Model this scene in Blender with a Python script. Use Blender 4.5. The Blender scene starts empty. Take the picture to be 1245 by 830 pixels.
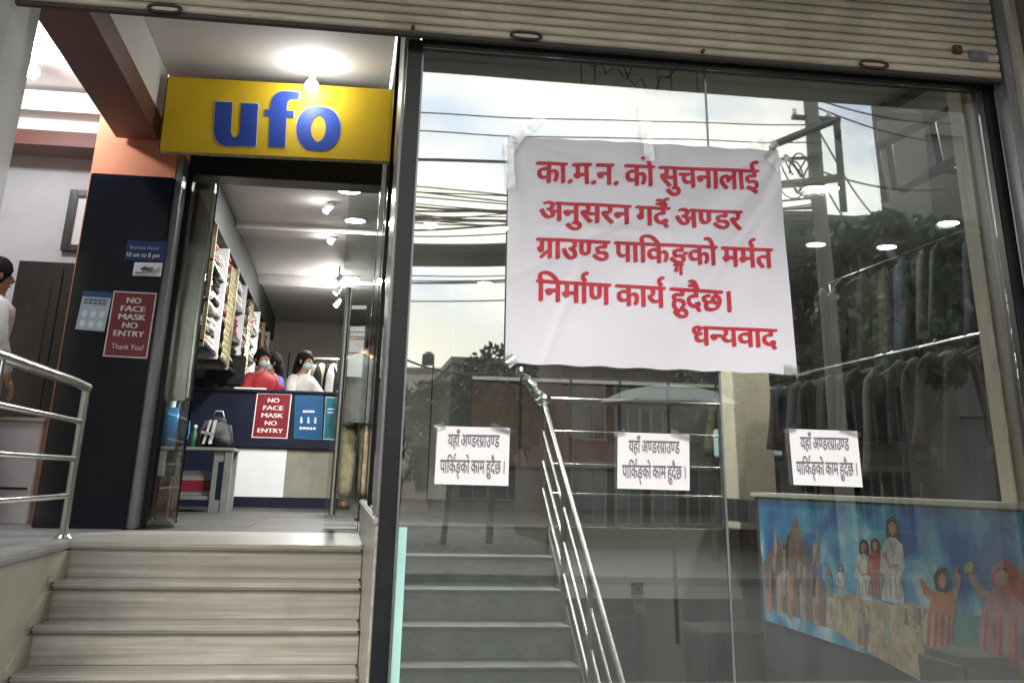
import bpy, bmesh, math, random
from mathutils import Vector, Matrix
random.seed(7)
S = bpy.context.scene
C = S.collection
rad = math.radians

# ------------------------------------------------------------------ camera
# origin of the world = the photographer's eye; X along the shop front, Y into the shop, Z up
RX = Vector((0.98772431, -0.15491712, 0.02003435))
UP = Vector((-0.07342183, -0.34721991, 0.93490511))
FW = Vector((0.13787648, 0.92489947, 0.35433184))
FP, CX, CY = 1254.68, 624.16, 107.43
cam = bpy.data.cameras.new('camera'); co = bpy.data.objects.new('camera', cam); C.objects.link(co)
cam.sensor_width = 36; cam.lens = FP / 1245 * 36
cam.shift_x = -(CX - 622.5) / 1245; cam.shift_y = -(415 - CY) / 1245
cam.clip_start = .05; cam.clip_end = 2000
m4 = Matrix((RX, UP, -FW)).transposed().to_4x4(); co.matrix_world = m4
S.camera = co

# ------------------------------------------------------------------ sky, sun, exposure
W = bpy.data.worlds.new('World'); S.world = W; W.use_nodes = True
nt = W.node_tree; N = nt.nodes; L = nt.links
bg = N['Background']; bg.inputs[1].default_value = 0.12
sky = N.new('ShaderNodeTexSky'); sky.sky_type = 'NISHITA'; sky.sun_disc = False
SUN_EL, SUN_AZ = rad(36), rad(196)
sky.sun_elevation = SUN_EL; sky.sun_rotation = SUN_AZ; sky.air_density = 1.2; sky.dust_density = 2.0
tc = N.new('ShaderNodeTexCoord'); mp = N.new('ShaderNodeMapping'); mp.inputs['Scale'].default_value = (1.0, 1.0, 2.2)
mp.inputs['Location'].default_value = (.35, .1, .2)
L.new(tc.outputs['Generated'], mp.inputs[0])
n1 = N.new('ShaderNodeTexNoise'); n1.inputs['Scale'].default_value = 2.6; n1.inputs['Detail'].default_value = 8; n1.inputs['Roughness'].default_value = .55
L.new(mp.outputs[0], n1.inputs['Vector'])
cr = N.new('ShaderNodeValToRGB'); cr.color_ramp.elements[0].position = .36; cr.color_ramp.elements[1].position = .56
L.new(n1.outputs[0], cr.inputs[0])
n2 = N.new('ShaderNodeTexNoise'); n2.inputs['Scale'].default_value = 5; n2.inputs['Detail'].default_value = 6
L.new(mp.outputs[0], n2.inputs['Vector'])
cr2 = N.new('ShaderNodeValToRGB'); cr2.color_ramp.elements[0].color = (13, 15, 17.5, 1); cr2.color_ramp.elements[1].color = (25, 23.2, 19.5, 1)
cr2.color_ramp.elements[0].position = .35; cr2.color_ramp.elements[1].position = .65
L.new(n2.outputs[0], cr2.inputs[0])
mx = N.new('ShaderNodeMix'); mx.data_type = 'RGBA'
L.new(cr.outputs[0], mx.inputs[0]); L.new(cr2.outputs[0], mx.inputs[7])
gn = N.new('ShaderNodeMix'); gn.data_type = 'RGBA'; gn.blend_type = 'MULTIPLY'; gn.inputs[0].default_value = 1
gn.inputs[7].default_value = (1.5, 1.5, 1.5, 1)
L.new(sky.outputs[0], gn.inputs[6]); L.new(gn.outputs[2], mx.inputs[6]); L.new(mx.outputs[2], bg.inputs[0])
sl = bpy.data.lights.new('sun', 'SUN'); sl.energy = 0.95; sl.angle = rad(14); sl.color = (1, .95, .88)
so = bpy.data.objects.new('sun', sl); C.objects.link(so)
sd = Vector((math.sin(SUN_AZ) * math.cos(SUN_EL), math.cos(SUN_AZ) * math.cos(SUN_EL), math.sin(SUN_EL)))
so.rotation_euler = (sd).to_track_quat('Z', 'Y').to_euler()
S.view_settings.view_transform = 'Standard'; S.view_settings.look = 'None'
S.view_settings.exposure = 0.70; S.view_settings.gamma = 1
S.render.engine = 'CYCLES'
cy = S.cycles; cy.max_bounces = 7; cy.diffuse_bounces = 3; cy.glossy_bounces = 4; cy.transparent_max_bounces = 12
cy.sample_clamp_indirect = 6; cy.caustics_reflective = False; cy.caustics_refractive = False

# ------------------------------------------------------------------ measuring helpers
def ray(px, py): return FW + RX * ((px - CX) / FP) - UP * ((py - CY) / FP)
def P(px, py, Y): d = ray(px, py); return d * (Y / d.y)
def PX(px, py, X): d = ray(px, py); return d * (X / d.x)
GL = 4.0                                    # the shop window stands in the plane Y = 4
def R_(px, py, Y):                          # a place in the street whose mirror image in the window is seen there
    d = ray(px, py); v = d * ((2 * GL - Y) / d.y); return Vector((v.x, Y, v.z))

# ------------------------------------------------------------------ materials
MATS = {}
def M(name, col, rough=.6, metal=0., var=.12, scale=6., bump=0., st=(1, 1, 1), spec=.5, emit=0., bscale=None, coat=0., dirt=0.):
    if name in MATS: return MATS[name]
    m = bpy.data.materials.new(name); m.use_nodes = True; t = m.node_tree; b = t.nodes['Principled BSDF']
    b.inputs['Roughness'].default_value = rough; b.inputs['Metallic'].default_value = metal
    b.inputs['Specular IOR Level'].default_value = spec; b.inputs['Coat Weight'].default_value = coat
    c = t.nodes.new('ShaderNodeTexCoord'); mp = t.nodes.new('ShaderNodeMapping'); mp.inputs['Scale'].default_value = st
    t.links.new(c.outputs['Object'], mp.inputs[0])
    n = t.nodes.new('ShaderNodeTexNoise'); n.inputs['Scale'].default_value = scale; n.inputs['Detail'].default_value = 7
    n.inputs['Roughness'].default_value = .6
    t.links.new(mp.outputs[0], n.inputs['Vector'])
    r = t.nodes.new('ShaderNodeValToRGB')
    r.color_ramp.elements[0].position = .3; r.color_ramp.elements[1].position = .7
    r.color_ramp.elements[0].color = tuple(max(0, k * (1 - var)) for k in col) + (1,)
    r.color_ramp.elements[1].color = tuple(min(1, k * (1 + var)) for k in col) + (1,)
    t.links.new(n.outputs[0], r.inputs[0]); t.links.new(r.outputs[0], b.inputs['Base Color'])
    rr = t.nodes.new('ShaderNodeMapRange'); rr.inputs[3].default_value = max(.02, rough * .8); rr.inputs[4].default_value = min(1, rough * 1.2)
    t.links.new(n.outputs[0], rr.inputs[0]); t.links.new(rr.outputs[0], b.inputs['Roughness'])
    if bump:
        n3 = t.nodes.new('ShaderNodeTexNoise'); n3.inputs['Scale'].default_value = bscale or scale * 6; n3.inputs['Detail'].default_value = 5
        t.links.new(mp.outputs[0], n3.inputs['Vector'])
        bp = t.nodes.new('ShaderNodeBump'); bp.inputs['Strength'].default_value = bump; bp.inputs['Distance'].default_value = .01
        t.links.new(n3.outputs[0], bp.inputs['Height']); t.links.new(bp.outputs[0], b.inputs['Normal'])
    if dirt:
        g = t.nodes.new('ShaderNodeTexNoise'); g.inputs['Scale'].default_value = 1.7; g.inputs['Detail'].default_value = 11; g.inputs['Roughness'].default_value = .68; g.inputs['Distortion'].default_value = .8
        t.links.new(c.outputs['Object'], g.inputs['Vector']); q = t.nodes.new('ShaderNodeMapRange'); q.inputs[1].default_value = .46; q.inputs[2].default_value = .72; q.inputs[4].default_value = dirt
        t.links.new(g.outputs[0], q.inputs[0]); x = t.nodes.new('ShaderNodeMix'); x.data_type = 'RGBA'; x.inputs[7].default_value = tuple(k * f for k, f in zip(col, (.42, .38, .32))) + (1,)
        t.links.new(q.outputs[0], x.inputs[0]); t.links.new(r.outputs[0], x.inputs[6]); t.links.new(x.outputs[2], b.inputs['Base Color'])
    if emit:
        b.inputs['Emission Color'].default_value = tuple(col) + (1,); b.inputs['Emission Strength'].default_value = emit
    MATS[name] = m; return m
def glassmat(name, tint, base, bump=.0, rough=0., film=False):
    m = bpy.data.materials.new(name); m.use_nodes = True; t = m.node_tree; t.nodes.clear()
    o = t.nodes.new('ShaderNodeOutputMaterial'); tr = t.nodes.new('ShaderNodeBsdfTransparent'); tr.inputs[0].default_value = tint + (1,)
    g = t.nodes.new('ShaderNodeBsdfGlossy'); g.inputs['Roughness'].default_value = rough
    f = t.nodes.new('ShaderNodeFresnel'); f.inputs[0].default_value = 1.5
    a = t.nodes.new('ShaderNodeMath'); a.operation = 'MULTIPLY_ADD'; a.inputs[1].default_value = 1.0; a.inputs[2].default_value = base; a.use_clamp = True
    mix = t.nodes.new('ShaderNodeMixShader'); L = t.links
    L.new(f.outputs[0], a.inputs[0]); L.new(a.outputs[0], mix.inputs[0]); L.new(tr.outputs[0], mix.inputs[1]); L.new(g.outputs[0], mix.inputs[2]); L.new(mix.outputs[0], o.inputs[0])
    if bump:
        c = t.nodes.new('ShaderNodeTexCoord'); n = t.nodes.new('ShaderNodeTexNoise'); n.inputs['Scale'].default_value = 1.3; n.inputs['Detail'].default_value = 1
        b = t.nodes.new('ShaderNodeBump'); b.inputs['Strength'].default_value = bump; b.inputs['Distance'].default_value = .01
        L.new(c.outputs['Object'], n.inputs['Vector']); L.new(n.outputs[0], b.inputs['Height']); L.new(b.outputs[0], g.inputs['Normal']); 
    if film:                                  # dust film and wiping smears
        c = t.nodes.new('ShaderNodeTexCoord'); mp = t.nodes.new('ShaderNodeMapping'); mp.inputs['Scale'].default_value = (2.2, 2.2, .8); mp.inputs['Rotation'].default_value = (0, .5, 0)
        n = t.nodes.new('ShaderNodeTexNoise'); n.inputs['Scale'].default_value = 2.2; n.inputs['Detail'].default_value = 9; n.inputs['Distortion'].default_value = 1.2
        r = t.nodes.new('ShaderNodeMapRange'); r.inputs[1].default_value = .35; r.inputs[2].default_value = .8; r.inputs[3].default_value = .004; r.inputs[4].default_value = .035
        df = t.nodes.new('ShaderNodeBsdfDiffuse'); df.inputs[0].default_value = (.6, .6, .55, 1); m2 = t.nodes.new('ShaderNodeMixShader')
        L.new(c.outputs['Object'], mp.inputs[0]); L.new(mp.outputs[0], n.inputs['Vector']); L.new(n.outputs[0], r.inputs[0]); L.new(r.outputs[0], m2.inputs[0])
        L.new(mix.outputs[0], m2.inputs[1]); L.new(df.outputs[0], m2.inputs[2]); L.new(m2.outputs[0], o.inputs[0])
    MATS[name] = m; return m
GLASS = glassmat('window_glass', (.88, .915, .89), .19, .10, .012, True)
DGLASS = glassmat('door_glass', (.86, .90, .88), .05)
TAPE = glassmat('clear_tape', (.95, .95, .95), .18, 1.0, .25)
WRAP = glassmat('plastic_film', (.75, .78, .76), .28, 1.0, .3)
M('marble', (.47, .45, .40), .30, dirt=.5, var=.36, scale=2.0, st=(.5, 16, 16), bump=.05)
M('marble_side', (.50, .465, .40), .4, dirt=.35, var=.12, scale=3, st=(1, 1, 1), bump=.05)
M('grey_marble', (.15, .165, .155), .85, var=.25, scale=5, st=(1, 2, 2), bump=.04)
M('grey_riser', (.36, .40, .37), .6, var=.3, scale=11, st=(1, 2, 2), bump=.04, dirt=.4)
M('landing_tile', (.36, .36, .36), .45, dirt=.4, var=.18, scale=4, bump=.05)
M('dark_granite', (.024, .0235, .023), .6, spec=.25, var=.35, scale=14, bump=.04)
M('white_paint', (.74, .73, .70), .6, dirt=.2, var=.05, scale=2, bump=.05)
M('ceiling_paint', (.78, .76, .73), .75, var=.06, scale=1.2, bump=.03)
M('pale_wall', (.66, .66, .68), .6, dirt=.2, var=.07, scale=2, bump=.05)
M('cream_bright', (.80, .71, .53), .6, var=.06, scale=2.5)
M('cream_paint', (.50, .44, .34), .6, var=.1, scale=2.5, bump=.08)
M('brown_paint', (.13, .045, .032), .55, var=.2, scale=3, bump=.08)
M('orange_paint', (.68, .25, .13), .6, dirt=.25, var=.08, scale=3, bump=.05)
M('navy_panel', (.004, .006, .014), .12, var=.3, scale=3, spec=.4, dirt=.3)
M('navy_counter', (.005, .008, .022), .35, var=.25, scale=3)
M('black_frame', (.010, .012, .014), .35, spec=.3, var=.3, scale=9)
M('grey_frame', (.24, .25, .26), .35, metal=.5, var=.2, scale=5, st=(6, 6, 1))
M('steel', (.56, .55, .52), .2, metal=1, var=.12, scale=7, st=(1, 1, .3))
M('steel_dull', (.30, .30, .28), .38, metal=1, var=.3, scale=9)
M('steel_clad', (.82, .80, .74), .2, metal=1, var=.12, scale=2.5, st=(3, 3, .5), bump=.5, bscale=1.5)
M('shutter', (.62, .56, .455), .5, dirt=.5, metal=.25, var=.22, scale=2.5, st=(1, 3, 7), bump=.12)
M('shutter_dark', (.06, .05, .042), .6, metal=.3, var=.4, scale=6)
M('rusty', (.10, .05, .03), .8, var=.5, scale=9, bump=.3)
M('brown_stone', (.115, .085, .07), .42, var=.3, scale=5, bump=.12)
M('paper', (.80, .79, .82), .55, var=.03, scale=3, bump=.05)
M('vinyl', (.74, .725, .80), .40, var=.05, scale=2, bump=.35, bscale=5)
M('red_ink', (.52, .02, .045), .5, var=.12, scale=9)
M('grey_ink', (.16, .155, .17), .6, var=.2, scale=20)
M('sign_yellow', (.80, .53, .012), .62, var=.07, scale=2, dirt=.2)
M('sign_blue', (.028, .075, .42), .45, var=.15, scale=5)
M('sign_white', (.8, .8, .78), .4, var=.03)
M('poster_red', (.19, .014, .024), .3, var=.1, scale=6, coat=.4)
M('poster_blue', (.012, .075, .19), .35, var=.15, scale=6)
M('poster_teal', (.012, .12, .17), .35, var=.15, scale=6)
M('poster_pale', (.42, .55, .66), .4, var=.1, scale=10)
M('hours_blue', (.012, .030, .14), .35, var=.15, scale=6)
M('pale_print', (.75, .72, .72), .5, var=.05)
M('white_plastic', (.72, .73, .74), .35, var=.04)
M('olive_panel', (.24, .235, .19), .4, var=.2, scale=3)
M('table_grey', (.21, .225, .215), .45, var=.2, scale=5)
M('black_plastic', (.012, .012, .014), .3, var=.3, scale=8)
M('blue_plastic', (.012, .13, .30), .25, var=.25, scale=5)
M('bottle_white', (.70, .72, .72), .3, var=.06)
M('green_plastic', (.03, .12, .05), .4, var=.2, scale=5)
M('pink_box', (.42, .17, .14), .6, var=.35, scale=18)
M('bag_cloth', (.016, .018, .02), .8, var=.5, scale=14, bump=.3)
M('bag_light', (.35, .36, .35), .7, var=.3, scale=14, bump=.3)
M('dark_wood', (.022, .018, .016), .35, var=.4, scale=3, st=(6, 6, 1), bump=.1)
M('dark_void', (.03, .034, .034), .8, var=.4, scale=4)
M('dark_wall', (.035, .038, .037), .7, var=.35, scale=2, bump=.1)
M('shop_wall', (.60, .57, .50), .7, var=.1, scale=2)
M('skin', (.32, .17, .105), .5, var=.1, scale=10)
M('hair', (.007, .006, .005), .8, spec=.15, var=.4, scale=30, st=(1, 1, .3), bump=.4)
M('mask_blue', (.42, .58, .62), .7, var=.06, scale=30)
M('khaki', (.22, .175, .10), .8, var=.55, scale=16, bump=.2)
M('jacket', (.045, .05, .047), .75, var=.4, scale=16, bump=.3)
M('red_cloth', (.33, .02, .025), .75, var=.2, scale=14, bump=.2)
M('blue_cloth', (.03, .04, .30), .75, var=.2, scale=14, bump=.2)
M('white_cloth', (.62, .60, .58), .75, var=.12, scale=14, bump=.2)
M('shoe', (.13, .06, .03), .5, var=.2)
M('asphalt', (.04, .04, .04), .85, var=.25, scale=3, bump=.3)
M('pavement', (.095, .092, .09), .8, var=.2, scale=3, bump=.2)
M('brick', (.085, .05, .04), .8, var=.3, scale=6, bump=.3)
M('concrete', (.15, .14, .13), .8, var=.25, scale=1.2, bump=.2)
M('grey_plaster', (.13, .13, .125), .8, var=.2, scale=.8, bump=.1)
M('window_dark', (.02, .03, .035), .12, var=.3)
M('bark', (.07, .05, .035), .9, var=.3, scale=8, bump=.5)
M('leaf', (.022, .042, .016), .6, var=.6, scale=.9)
M('cable_black', (.012, .012, .012), .6)
M('car_white', (.05, .06, .065), .25, var=.04, coat=.6)
M('car_blue', (.05, .07, .09), .25, var=.06, coat=.6)
M('rubber', (.02, .02, .02), .8)
M('umbrella_cloth', (.20, .22, .22), .7, var=.12)
M('aqua_edge', (.42, .72, .66), .25, var=.1, scale=3)
M('lamp_white', (1, .98, .93), .5, emit=26, var=0)
M('lamp_cool', (.90, .97, 1), .5, emit=30, var=0)
M('gold', (.36, .31, .19), .4, metal=.4, var=.4, scale=20)
M('dark_metal', (.03, .03, .032), .4, metal=.5, var=.3)

# ------------------------------------------------------------------ mesh helpers
class MB:
    def __init__(s): s.bm = bmesh.new()
    def hexa(s, p):
        v = [s.bm.verts.new(q) for q in p]
        for f in ((0, 3, 2, 1), (4, 5, 6, 7), (0, 1, 5, 4), (1, 2, 6, 5), (2, 3, 7, 6), (3, 0, 4, 7)): s.bm.faces.new([v[i] for i in f])
        return s
    def box(s, x0, x1, y0, y1, z0, z1, rz=0, c=None):
        p = [(x0, y0, z0), (x1, y0, z0), (x1, y1, z0), (x0, y1, z0), (x0, y0, z1), (x1, y0, z1), (x1, y1, z1), (x0, y1, z1)]
        if rz:
            c = c or ((x0 + x1) / 2, (y0 + y1) / 2); p = [(c[0] + (a - c[0]) * math.cos(rz) - (b - c[1]) * math.sin(rz), c[1] + (a - c[0]) * math.sin(rz) + (b - c[1]) * math.cos(rz), z) for a, b, z in p]
        return s.hexa(p)
    def slab(s, q, n, t):                   # quad q (4 points) thickened by t along n
        n = Vector(n) * t; q = [Vector(a) for a in q]
        return s.hexa(q + [a + n for a in q])
    def prism(s, pts, n, t):                # polygon thickened
        n = Vector(n) * t; a = [s.bm.verts.new(p) for p in pts]; b = [s.bm.verts.new(Vector(p) + n) for p in pts]
        s.bm.faces.new(a[::-1]); s.bm.faces.new(b)
        for i in range(len(a)): j = (i + 1) % len(a); s.bm.faces.new((a[i], a[j], b[j], b[i]))
        return s
    def tube(s, pts, r, n=10, cap=True):
        pts = [Vector(p) for p in pts]; rings = []; rs = r if isinstance(r, (list, tuple)) else [r] * len(pts)
        prev = None
        for i, p in enumerate(pts):
            a = pts[max(0, i - 1)]; b = pts[min(len(pts) - 1, i + 1)]; t = (b - a)
            if t.length < 1e-9: t = Vector((0, 0, 1))
            t.normalize()
            if prev is None:
                up = Vector((0, 0, 1)) if abs(t.z) < .9 else Vector((1, 0, 0)); u = t.cross(up).normalized()
            else: u = (prev - t * prev.dot(t)).normalized()
            prev = u; w = t.cross(u)
            rings.append([s.bm.verts.new(p + (u * math.cos(2 * math.pi * k / n) + w * math.sin(2 * math.pi * k / n)) * rs[i]) for k in range(n)])
        for a, b in zip(rings, rings[1:]):
            for k in range(n): s.bm.faces.new((a[k], a[(k + 1) % n], b[(k + 1) % n], b[k]))
        if cap: s.bm.faces.new(rings[0][::-1]); s.bm.faces.new(rings[-1])
        return s
    def lathe(s, c, prof, n=20, axis='Z'):
        c = Vector(c); rings = []
        for r, z in prof:
            ring = []
            for k in range(n):
                a = 2 * math.pi * k / n; q = Vector((r * math.cos(a), r * math.sin(a), z))
                if axis == 'Y': q = Vector((q.x, q.z, q.y))
                ring.append(s.bm.verts.new(c + q))
            rings.append(ring)
        for a, b in zip(rings, rings[1:]):
            for k in range(n): s.bm.faces.new((a[k], a[(k + 1) % n], b[(k + 1) % n], b[k]))
        s.bm.faces.new(rings[0][::-1]); s.bm.faces.new(rings[-1]); return s
    def ball(s, c, r, n=12):
        r = r if isinstance(r, (tuple, list)) else (r, r, r)
        bmesh.ops.create_uvsphere(s.bm, u_segments=n, v_segments=max(6, n * 2 // 3), radius=1, matrix=Matrix.Translation(c) @ Matrix.Diagonal((*r, 1)))
        return s
    def build(s, name, mat, parent=None, bevel=0, smooth=False, seg=2, noise=0):
        bm = s.bm
        if bevel:
            bmesh.ops.bevel(bm, geom=[e for e in bm.edges if e.calc_length() > bevel * 2.5], offset=bevel, segments=seg, affect='EDGES', clamp_overlap=True)
        bmesh.ops.recalc_face_normals(bm, faces=bm.faces)
        me = bpy.data.meshes.new(name); bm.to_mesh(me); bm.free()
        me.materials.append(MATS[mat] if isinstance(mat, str) else mat)
        if smooth:
            for p in me.polygons: p.use_smooth = True
            if smooth != 'all': me.set_sharp_from_angle(angle=rad(38))
        o = bpy.data.objects.new(name, me); C.objects.link(o)
        if parent: o.parent = parent; o.matrix_parent_inverse = Matrix.Translation(-parent.location) if parent.type == 'EMPTY' and parent.parent is None else Matrix()
        return o
def fixp(o):                                 # sub-part under a mesh part built in world coordinates
    return o
def tag(o, label, cat, group=None, kind=None):
    if label: o['label'] = label
    if cat: o['category'] = cat
    if group: o['group'] = group
    if kind: o['kind'] = kind
    return o
def thing(name, loc, label, cat, group=None):
    o = bpy.data.objects.new(name, None); o.empty_display_size = .1; C.objects.link(o); o.location = loc
    o.rotation_euler = (0, 0, 0); tag(o, label, cat, group)
    return o
def struct(o, label=None): o['kind'] = 'structure'; return o
def kids(o): return [c for c in bpy.data.objects if c.parent == o]
def copy_tree(o, loc, parent=None, label=None, rz=0, sc=None):
    c = o.copy(); C.objects.link(c)
    if parent is None:
        c.location = loc; c.rotation_euler.z = rz
        if sc: c.scale = sc
        if label: c['label'] = label
    else: c.parent = parent
    for k in kids(o):
        copy_tree(k, None, c)
    return c
def lp(o, parent):                            # make a part local to its thing built round the origin
    o.parent = parent; return o

# ------------------------------------------------------------------ lettering
def nth(n):
    a = ['first', 'second', 'third', 'fourth', 'fifth', 'sixth', 'seventh', 'eighth', 'ninth', 'tenth', 'eleventh', 'twelfth', 'thirteenth', 'fourteenth', 'fifteenth', 'sixteenth', 'seventeenth', 'eighteenth', 'nineteenth']
    if n < 19: return a[n]
    t = ['twentieth', 'thirtieth', 'fortieth', 'fiftieth']; u = ['twenty', 'thirty', 'forty', 'fifty']; k, r = divmod(n + 1, 10)
    return t[k - 2] if r == 0 else u[k - 2] + ' ' + a[r - 1]
_gl = {}
def glyph(ch):
    if ch in _gl: return _gl[ch]
    def conv(t):
        c = bpy.data.curves.new('t', 'FONT'); c.body = t; c.size = 1; o = bpy.data.objects.new('t', c); C.objects.link(o)
        bpy.context.view_layer.update()
        dg = bpy.context.evaluated_depsgraph_get(); me = bpy.data.meshes.new_from_object(o.evaluated_get(dg))
        v = [tuple(p.co)[:2] for p in me.vertices]; f = [tuple(p.vertices) for p in me.polygons]
        bpy.data.objects.remove(o); bpy.data.curves.remove(c); bpy.data.meshes.remove(me); return v, f
    v, f = conv(ch) if ch != ' ' else ([], [])
    v2, _ = conv(ch + 'H'); v3, _ = conv('H')
    adv = max(p[0] for p in v2) - max(p[0] for p in v3)
    _gl[ch] = (v, f, adv); return _gl[ch]
def cut(v, f, xm):
    bm = bmesh.new(); vs = [bm.verts.new((x, y, 0)) for x, y in v]
    for q in f:
        try: bm.faces.new([vs[i] for i in q])
        except ValueError: pass
    bmesh.ops.bisect_plane(bm, geom=bm.verts[:] + bm.edges[:] + bm.faces[:], plane_co=(xm, 0, 0), plane_no=(1, 0, 0), clear_outer=True)
    bm.verts.index_update(); v = [(a.co.x, a.co.y) for a in bm.verts]; f = [tuple(a.index for a in q.verts) for q in bm.faces]; bm.free(); return v, f
def stroke(pts, w=.038):
    v = []; f = []
    for i, (x, y) in enumerate(pts):
        a = pts[max(0, i - 1)]; b = pts[min(len(pts) - 1, i + 1)]; dx, dy = b[0] - a[0], b[1] - a[1]; l = math.hypot(dx, dy) or 1
        v += [(x - dy / l * w, y + dx / l * w), (x + dy / l * w, y - dx / l * w)]
    for i in range(len(pts) - 1): f.append((2 * i, 2 * i + 1, 2 * i + 3, 2 * i + 2))
    return v, f
def compose(tokens):
    V = []; F = []; x = 0
    def put(v, f, dx=0, dy=0, s=1):
        n = len(V); V.extend((a * s + dx, b * s + dy) for a, b in v); F.extend(tuple(i + n for i in q) for q in f)
    for t in tokens:
        if t == ' ': x += .20; continue
        if t == 'N/': v, f, a = glyph('न'); put(*cut(v, f, .36), x); x += .35; continue
        if t == 'NN/': v, f, a = glyph('ण'); put(*cut(v, f, .50), x); x += .49; continue
        if t == 'REPH': put(*stroke([(.06, .90), (-.03, .905), (-.09, .85), (-.09, .76), (-.02, .66)]), x - .07); continue
        if t == 'RAK': put(*stroke([(0, .26), (-.14, .15), (-.27, .02)]), x - .15); continue
        if t == 'HAL': put(*stroke([(-.22, -.04), (-.13, -.17), (-.04, -.29)]), x - .20); continue
        if t == 'SUBG': v, f, a = glyph('ग'); put(v, f, x - .50, -.36, .55); continue
        v, f, a = glyph(t); put(v, f, x); x += a
    return V, F
def dice(V, F, sx=.12, sy=.10):
    bm = bmesh.new(); vs = [bm.verts.new((x, y, 0)) for x, y in V]
    for q in F:
        try: bm.faces.new([vs[i] for i in q])
        except ValueError: pass
    x0, x1 = min(p[0] for p in V), max(p[0] for p in V); y0, y1 = min(p[1] for p in V), max(p[1] for p in V)
    for lo, hi, st, n in ((x0, x1, sx, (1, 0, 0)), (y0, y1, sy, (0, 1, 0))):
        c = lo + st
        while c < hi:
            bmesh.ops.bisect_plane(bm, geom=bm.verts[:] + bm.edges[:] + bm.faces[:], plane_co=(c * n[0], c * n[1], 0), plane_no=n); c += st
    bm.verts.index_update(); V = [(a.co.x, a.co.y) for a in bm.verts]; F = [tuple(a.index for a in q.verts) for q in bm.faces]; bm.free(); return V, F
def nib(V, F, k, dx, dy):                     # broad-pen weight: the same outline swept along the nib
    VV = []; FF = []
    for i in range(k):
        n = len(VV); s = (i / (k - 1) - .5) if k > 1 else 0
        VV += [(x + s * dx, y + s * dy, i) for x, y in V]; FF += [tuple(j + n for j in q) for q in F]
    return VV, FF
def lay(V, F, fn, name, mat, parent, dz=.00012):
    me = bpy.data.meshes.new(name); me.from_pydata([fn(*p) for p in V], [], F); me.materials.append(MATS[mat]); me.update()
    o = bpy.data.objects.new(name, me); C.objects.link(o)
    if parent: o.parent = parent; o.matrix_parent_inverse = Matrix.Translation(-parent.location) if parent.type == 'EMPTY' else Matrix()
    return o
def latin(text, a, b, h, n, mat, name, parent, bold=.02, off=.003, bar=.70, d=None, layers=3, sy=None):
    """text whose baseline runs a -> b in space; letters h*(b-a length unit) tall along d (up)"""
    V, F = compose_l(text)
    V3, F = nib(V, F, layers, bold, bold * .4)
    x0 = min(p[0] for p in V3); x1 = max(p[0] for p in V3); a = Vector(a); b = Vector(b); u = (b - a) / (x1 - x0)
    d = Vector(d) if d else Vector((0, 0, 1)); n = Vector(n)
    return lay(V3, F, lambda x, y, i: a + u * (x - x0) + d * (y / bar * h) + n * (off + i * .00015), name, mat, parent)
def compose_l(text):
    V = []; F = []; x = 0
    for t in text:
        if t == ' ': x += .28; continue
        v, f, a = glyph(t); n = len(V); V += [(p + x, q) for p, q in v]; F += [tuple(i + n for i in g) for g in f]; x += a
    return V, F

# ================================================================== STRUCTURE
SH = -.32                                     # shop floor and landing, below the eye
GZ = -1.5                                     # street
o = struct(MB().box(-60, 60, -70, -1.2, GZ - .2, GZ - .13).build('road', 'asphalt'))
o = struct(MB().box(-60, 60, -1.2, 4.06, GZ - .3, GZ).build('pavement', 'pavement'))
o = struct(MB().box(-60, 60, -70, -11.0, GZ - .129, GZ - .01).build('far_pavement', 'pavement'))
struct(MB().box(-300, 300, -300, 100, GZ - .5, GZ - .35).build('ground', 'concrete'))
struct(MB().box(.2, 8, 4.06, 18, GZ - .2, GZ).build('basement_floor', 'dark_granite'))
# side landing left of the steps, laid in tiles
def tiles(x0, x1, y0, y1, z, nx, ny, mat, parent, name='tile', gap=.003, t=.02, vary=.0008):
    for i in range(nx):
        for j in range(ny):
            a = x0 + (x1 - x0) * i / nx; b = x0 + (x1 - x0) * (i + 1) / nx; c = y0 + (y1 - y0) * j / ny; d = y0 + (y1 - y0) * (j + 1) / ny
            MB().box(a + gap / 2, b - gap / 2, c + gap / 2, d - gap / 2, z - t, z + random.uniform(-vary, vary)).build(name, mat, parent)
lf = struct(MB().box(-5, -1.262, 2.0, 8.0, SH - .6, SH - .02).build('landing_floor', 'concrete'))
tiles(-4.3, -1.262, 2.2, 8.0, SH, 5, 9, 'landing_tile', lf)
pf = struct(MB().box(-1.25, .135, 5.66, 6.83, SH - .5, SH - .022).build('porch_floor', 'concrete'))
tiles(-1.262, .135, 5.70, 6.83, SH, 2, 2, 'marble', pf)
sf = struct(MB().box(-4.4, .2, 6.836, 18.2, SH - .4, SH - .022).build('shop_floor', 'concrete'))
tiles(-1.262, .135, 6.842, 9.2, SH, 2, 4, 'dark_granite', sf)
MB().box(-4.4, .2, 9.203, 18.2, SH - .02, SH).build('floor_covering', 'dark_granite', sf)
us = struct(MB().box(.2, 8, 8.23, 18.2, SH - .12, SH).build('upper_floor', 'dark_granite'))
struct(MB().box(2.86, 8, 4.12, 8.227, -.25, -.10).build('clothing_floor', 'dark_granite'))
struct(MB().box(-4.4, .30, 7.40, 18.2, 2.40, 2.55).build('shop_ceiling', 'ceiling_paint'))
struct(MB().box(.302, 8, 4.12, 18.2, 2.40, 2.55).build('stair_ceiling', 'ceiling_paint'))
struct(MB().box(-1.385, .14, 4.05, 7.10, 2.585, 2.7).build('porch_ceiling', 'ceiling_paint'))
struct(MB().box(-4.6, -1.665, 4.05, 7.6, 2.585, 2.7).build('side_ceiling', 'ceiling_paint'))

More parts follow.
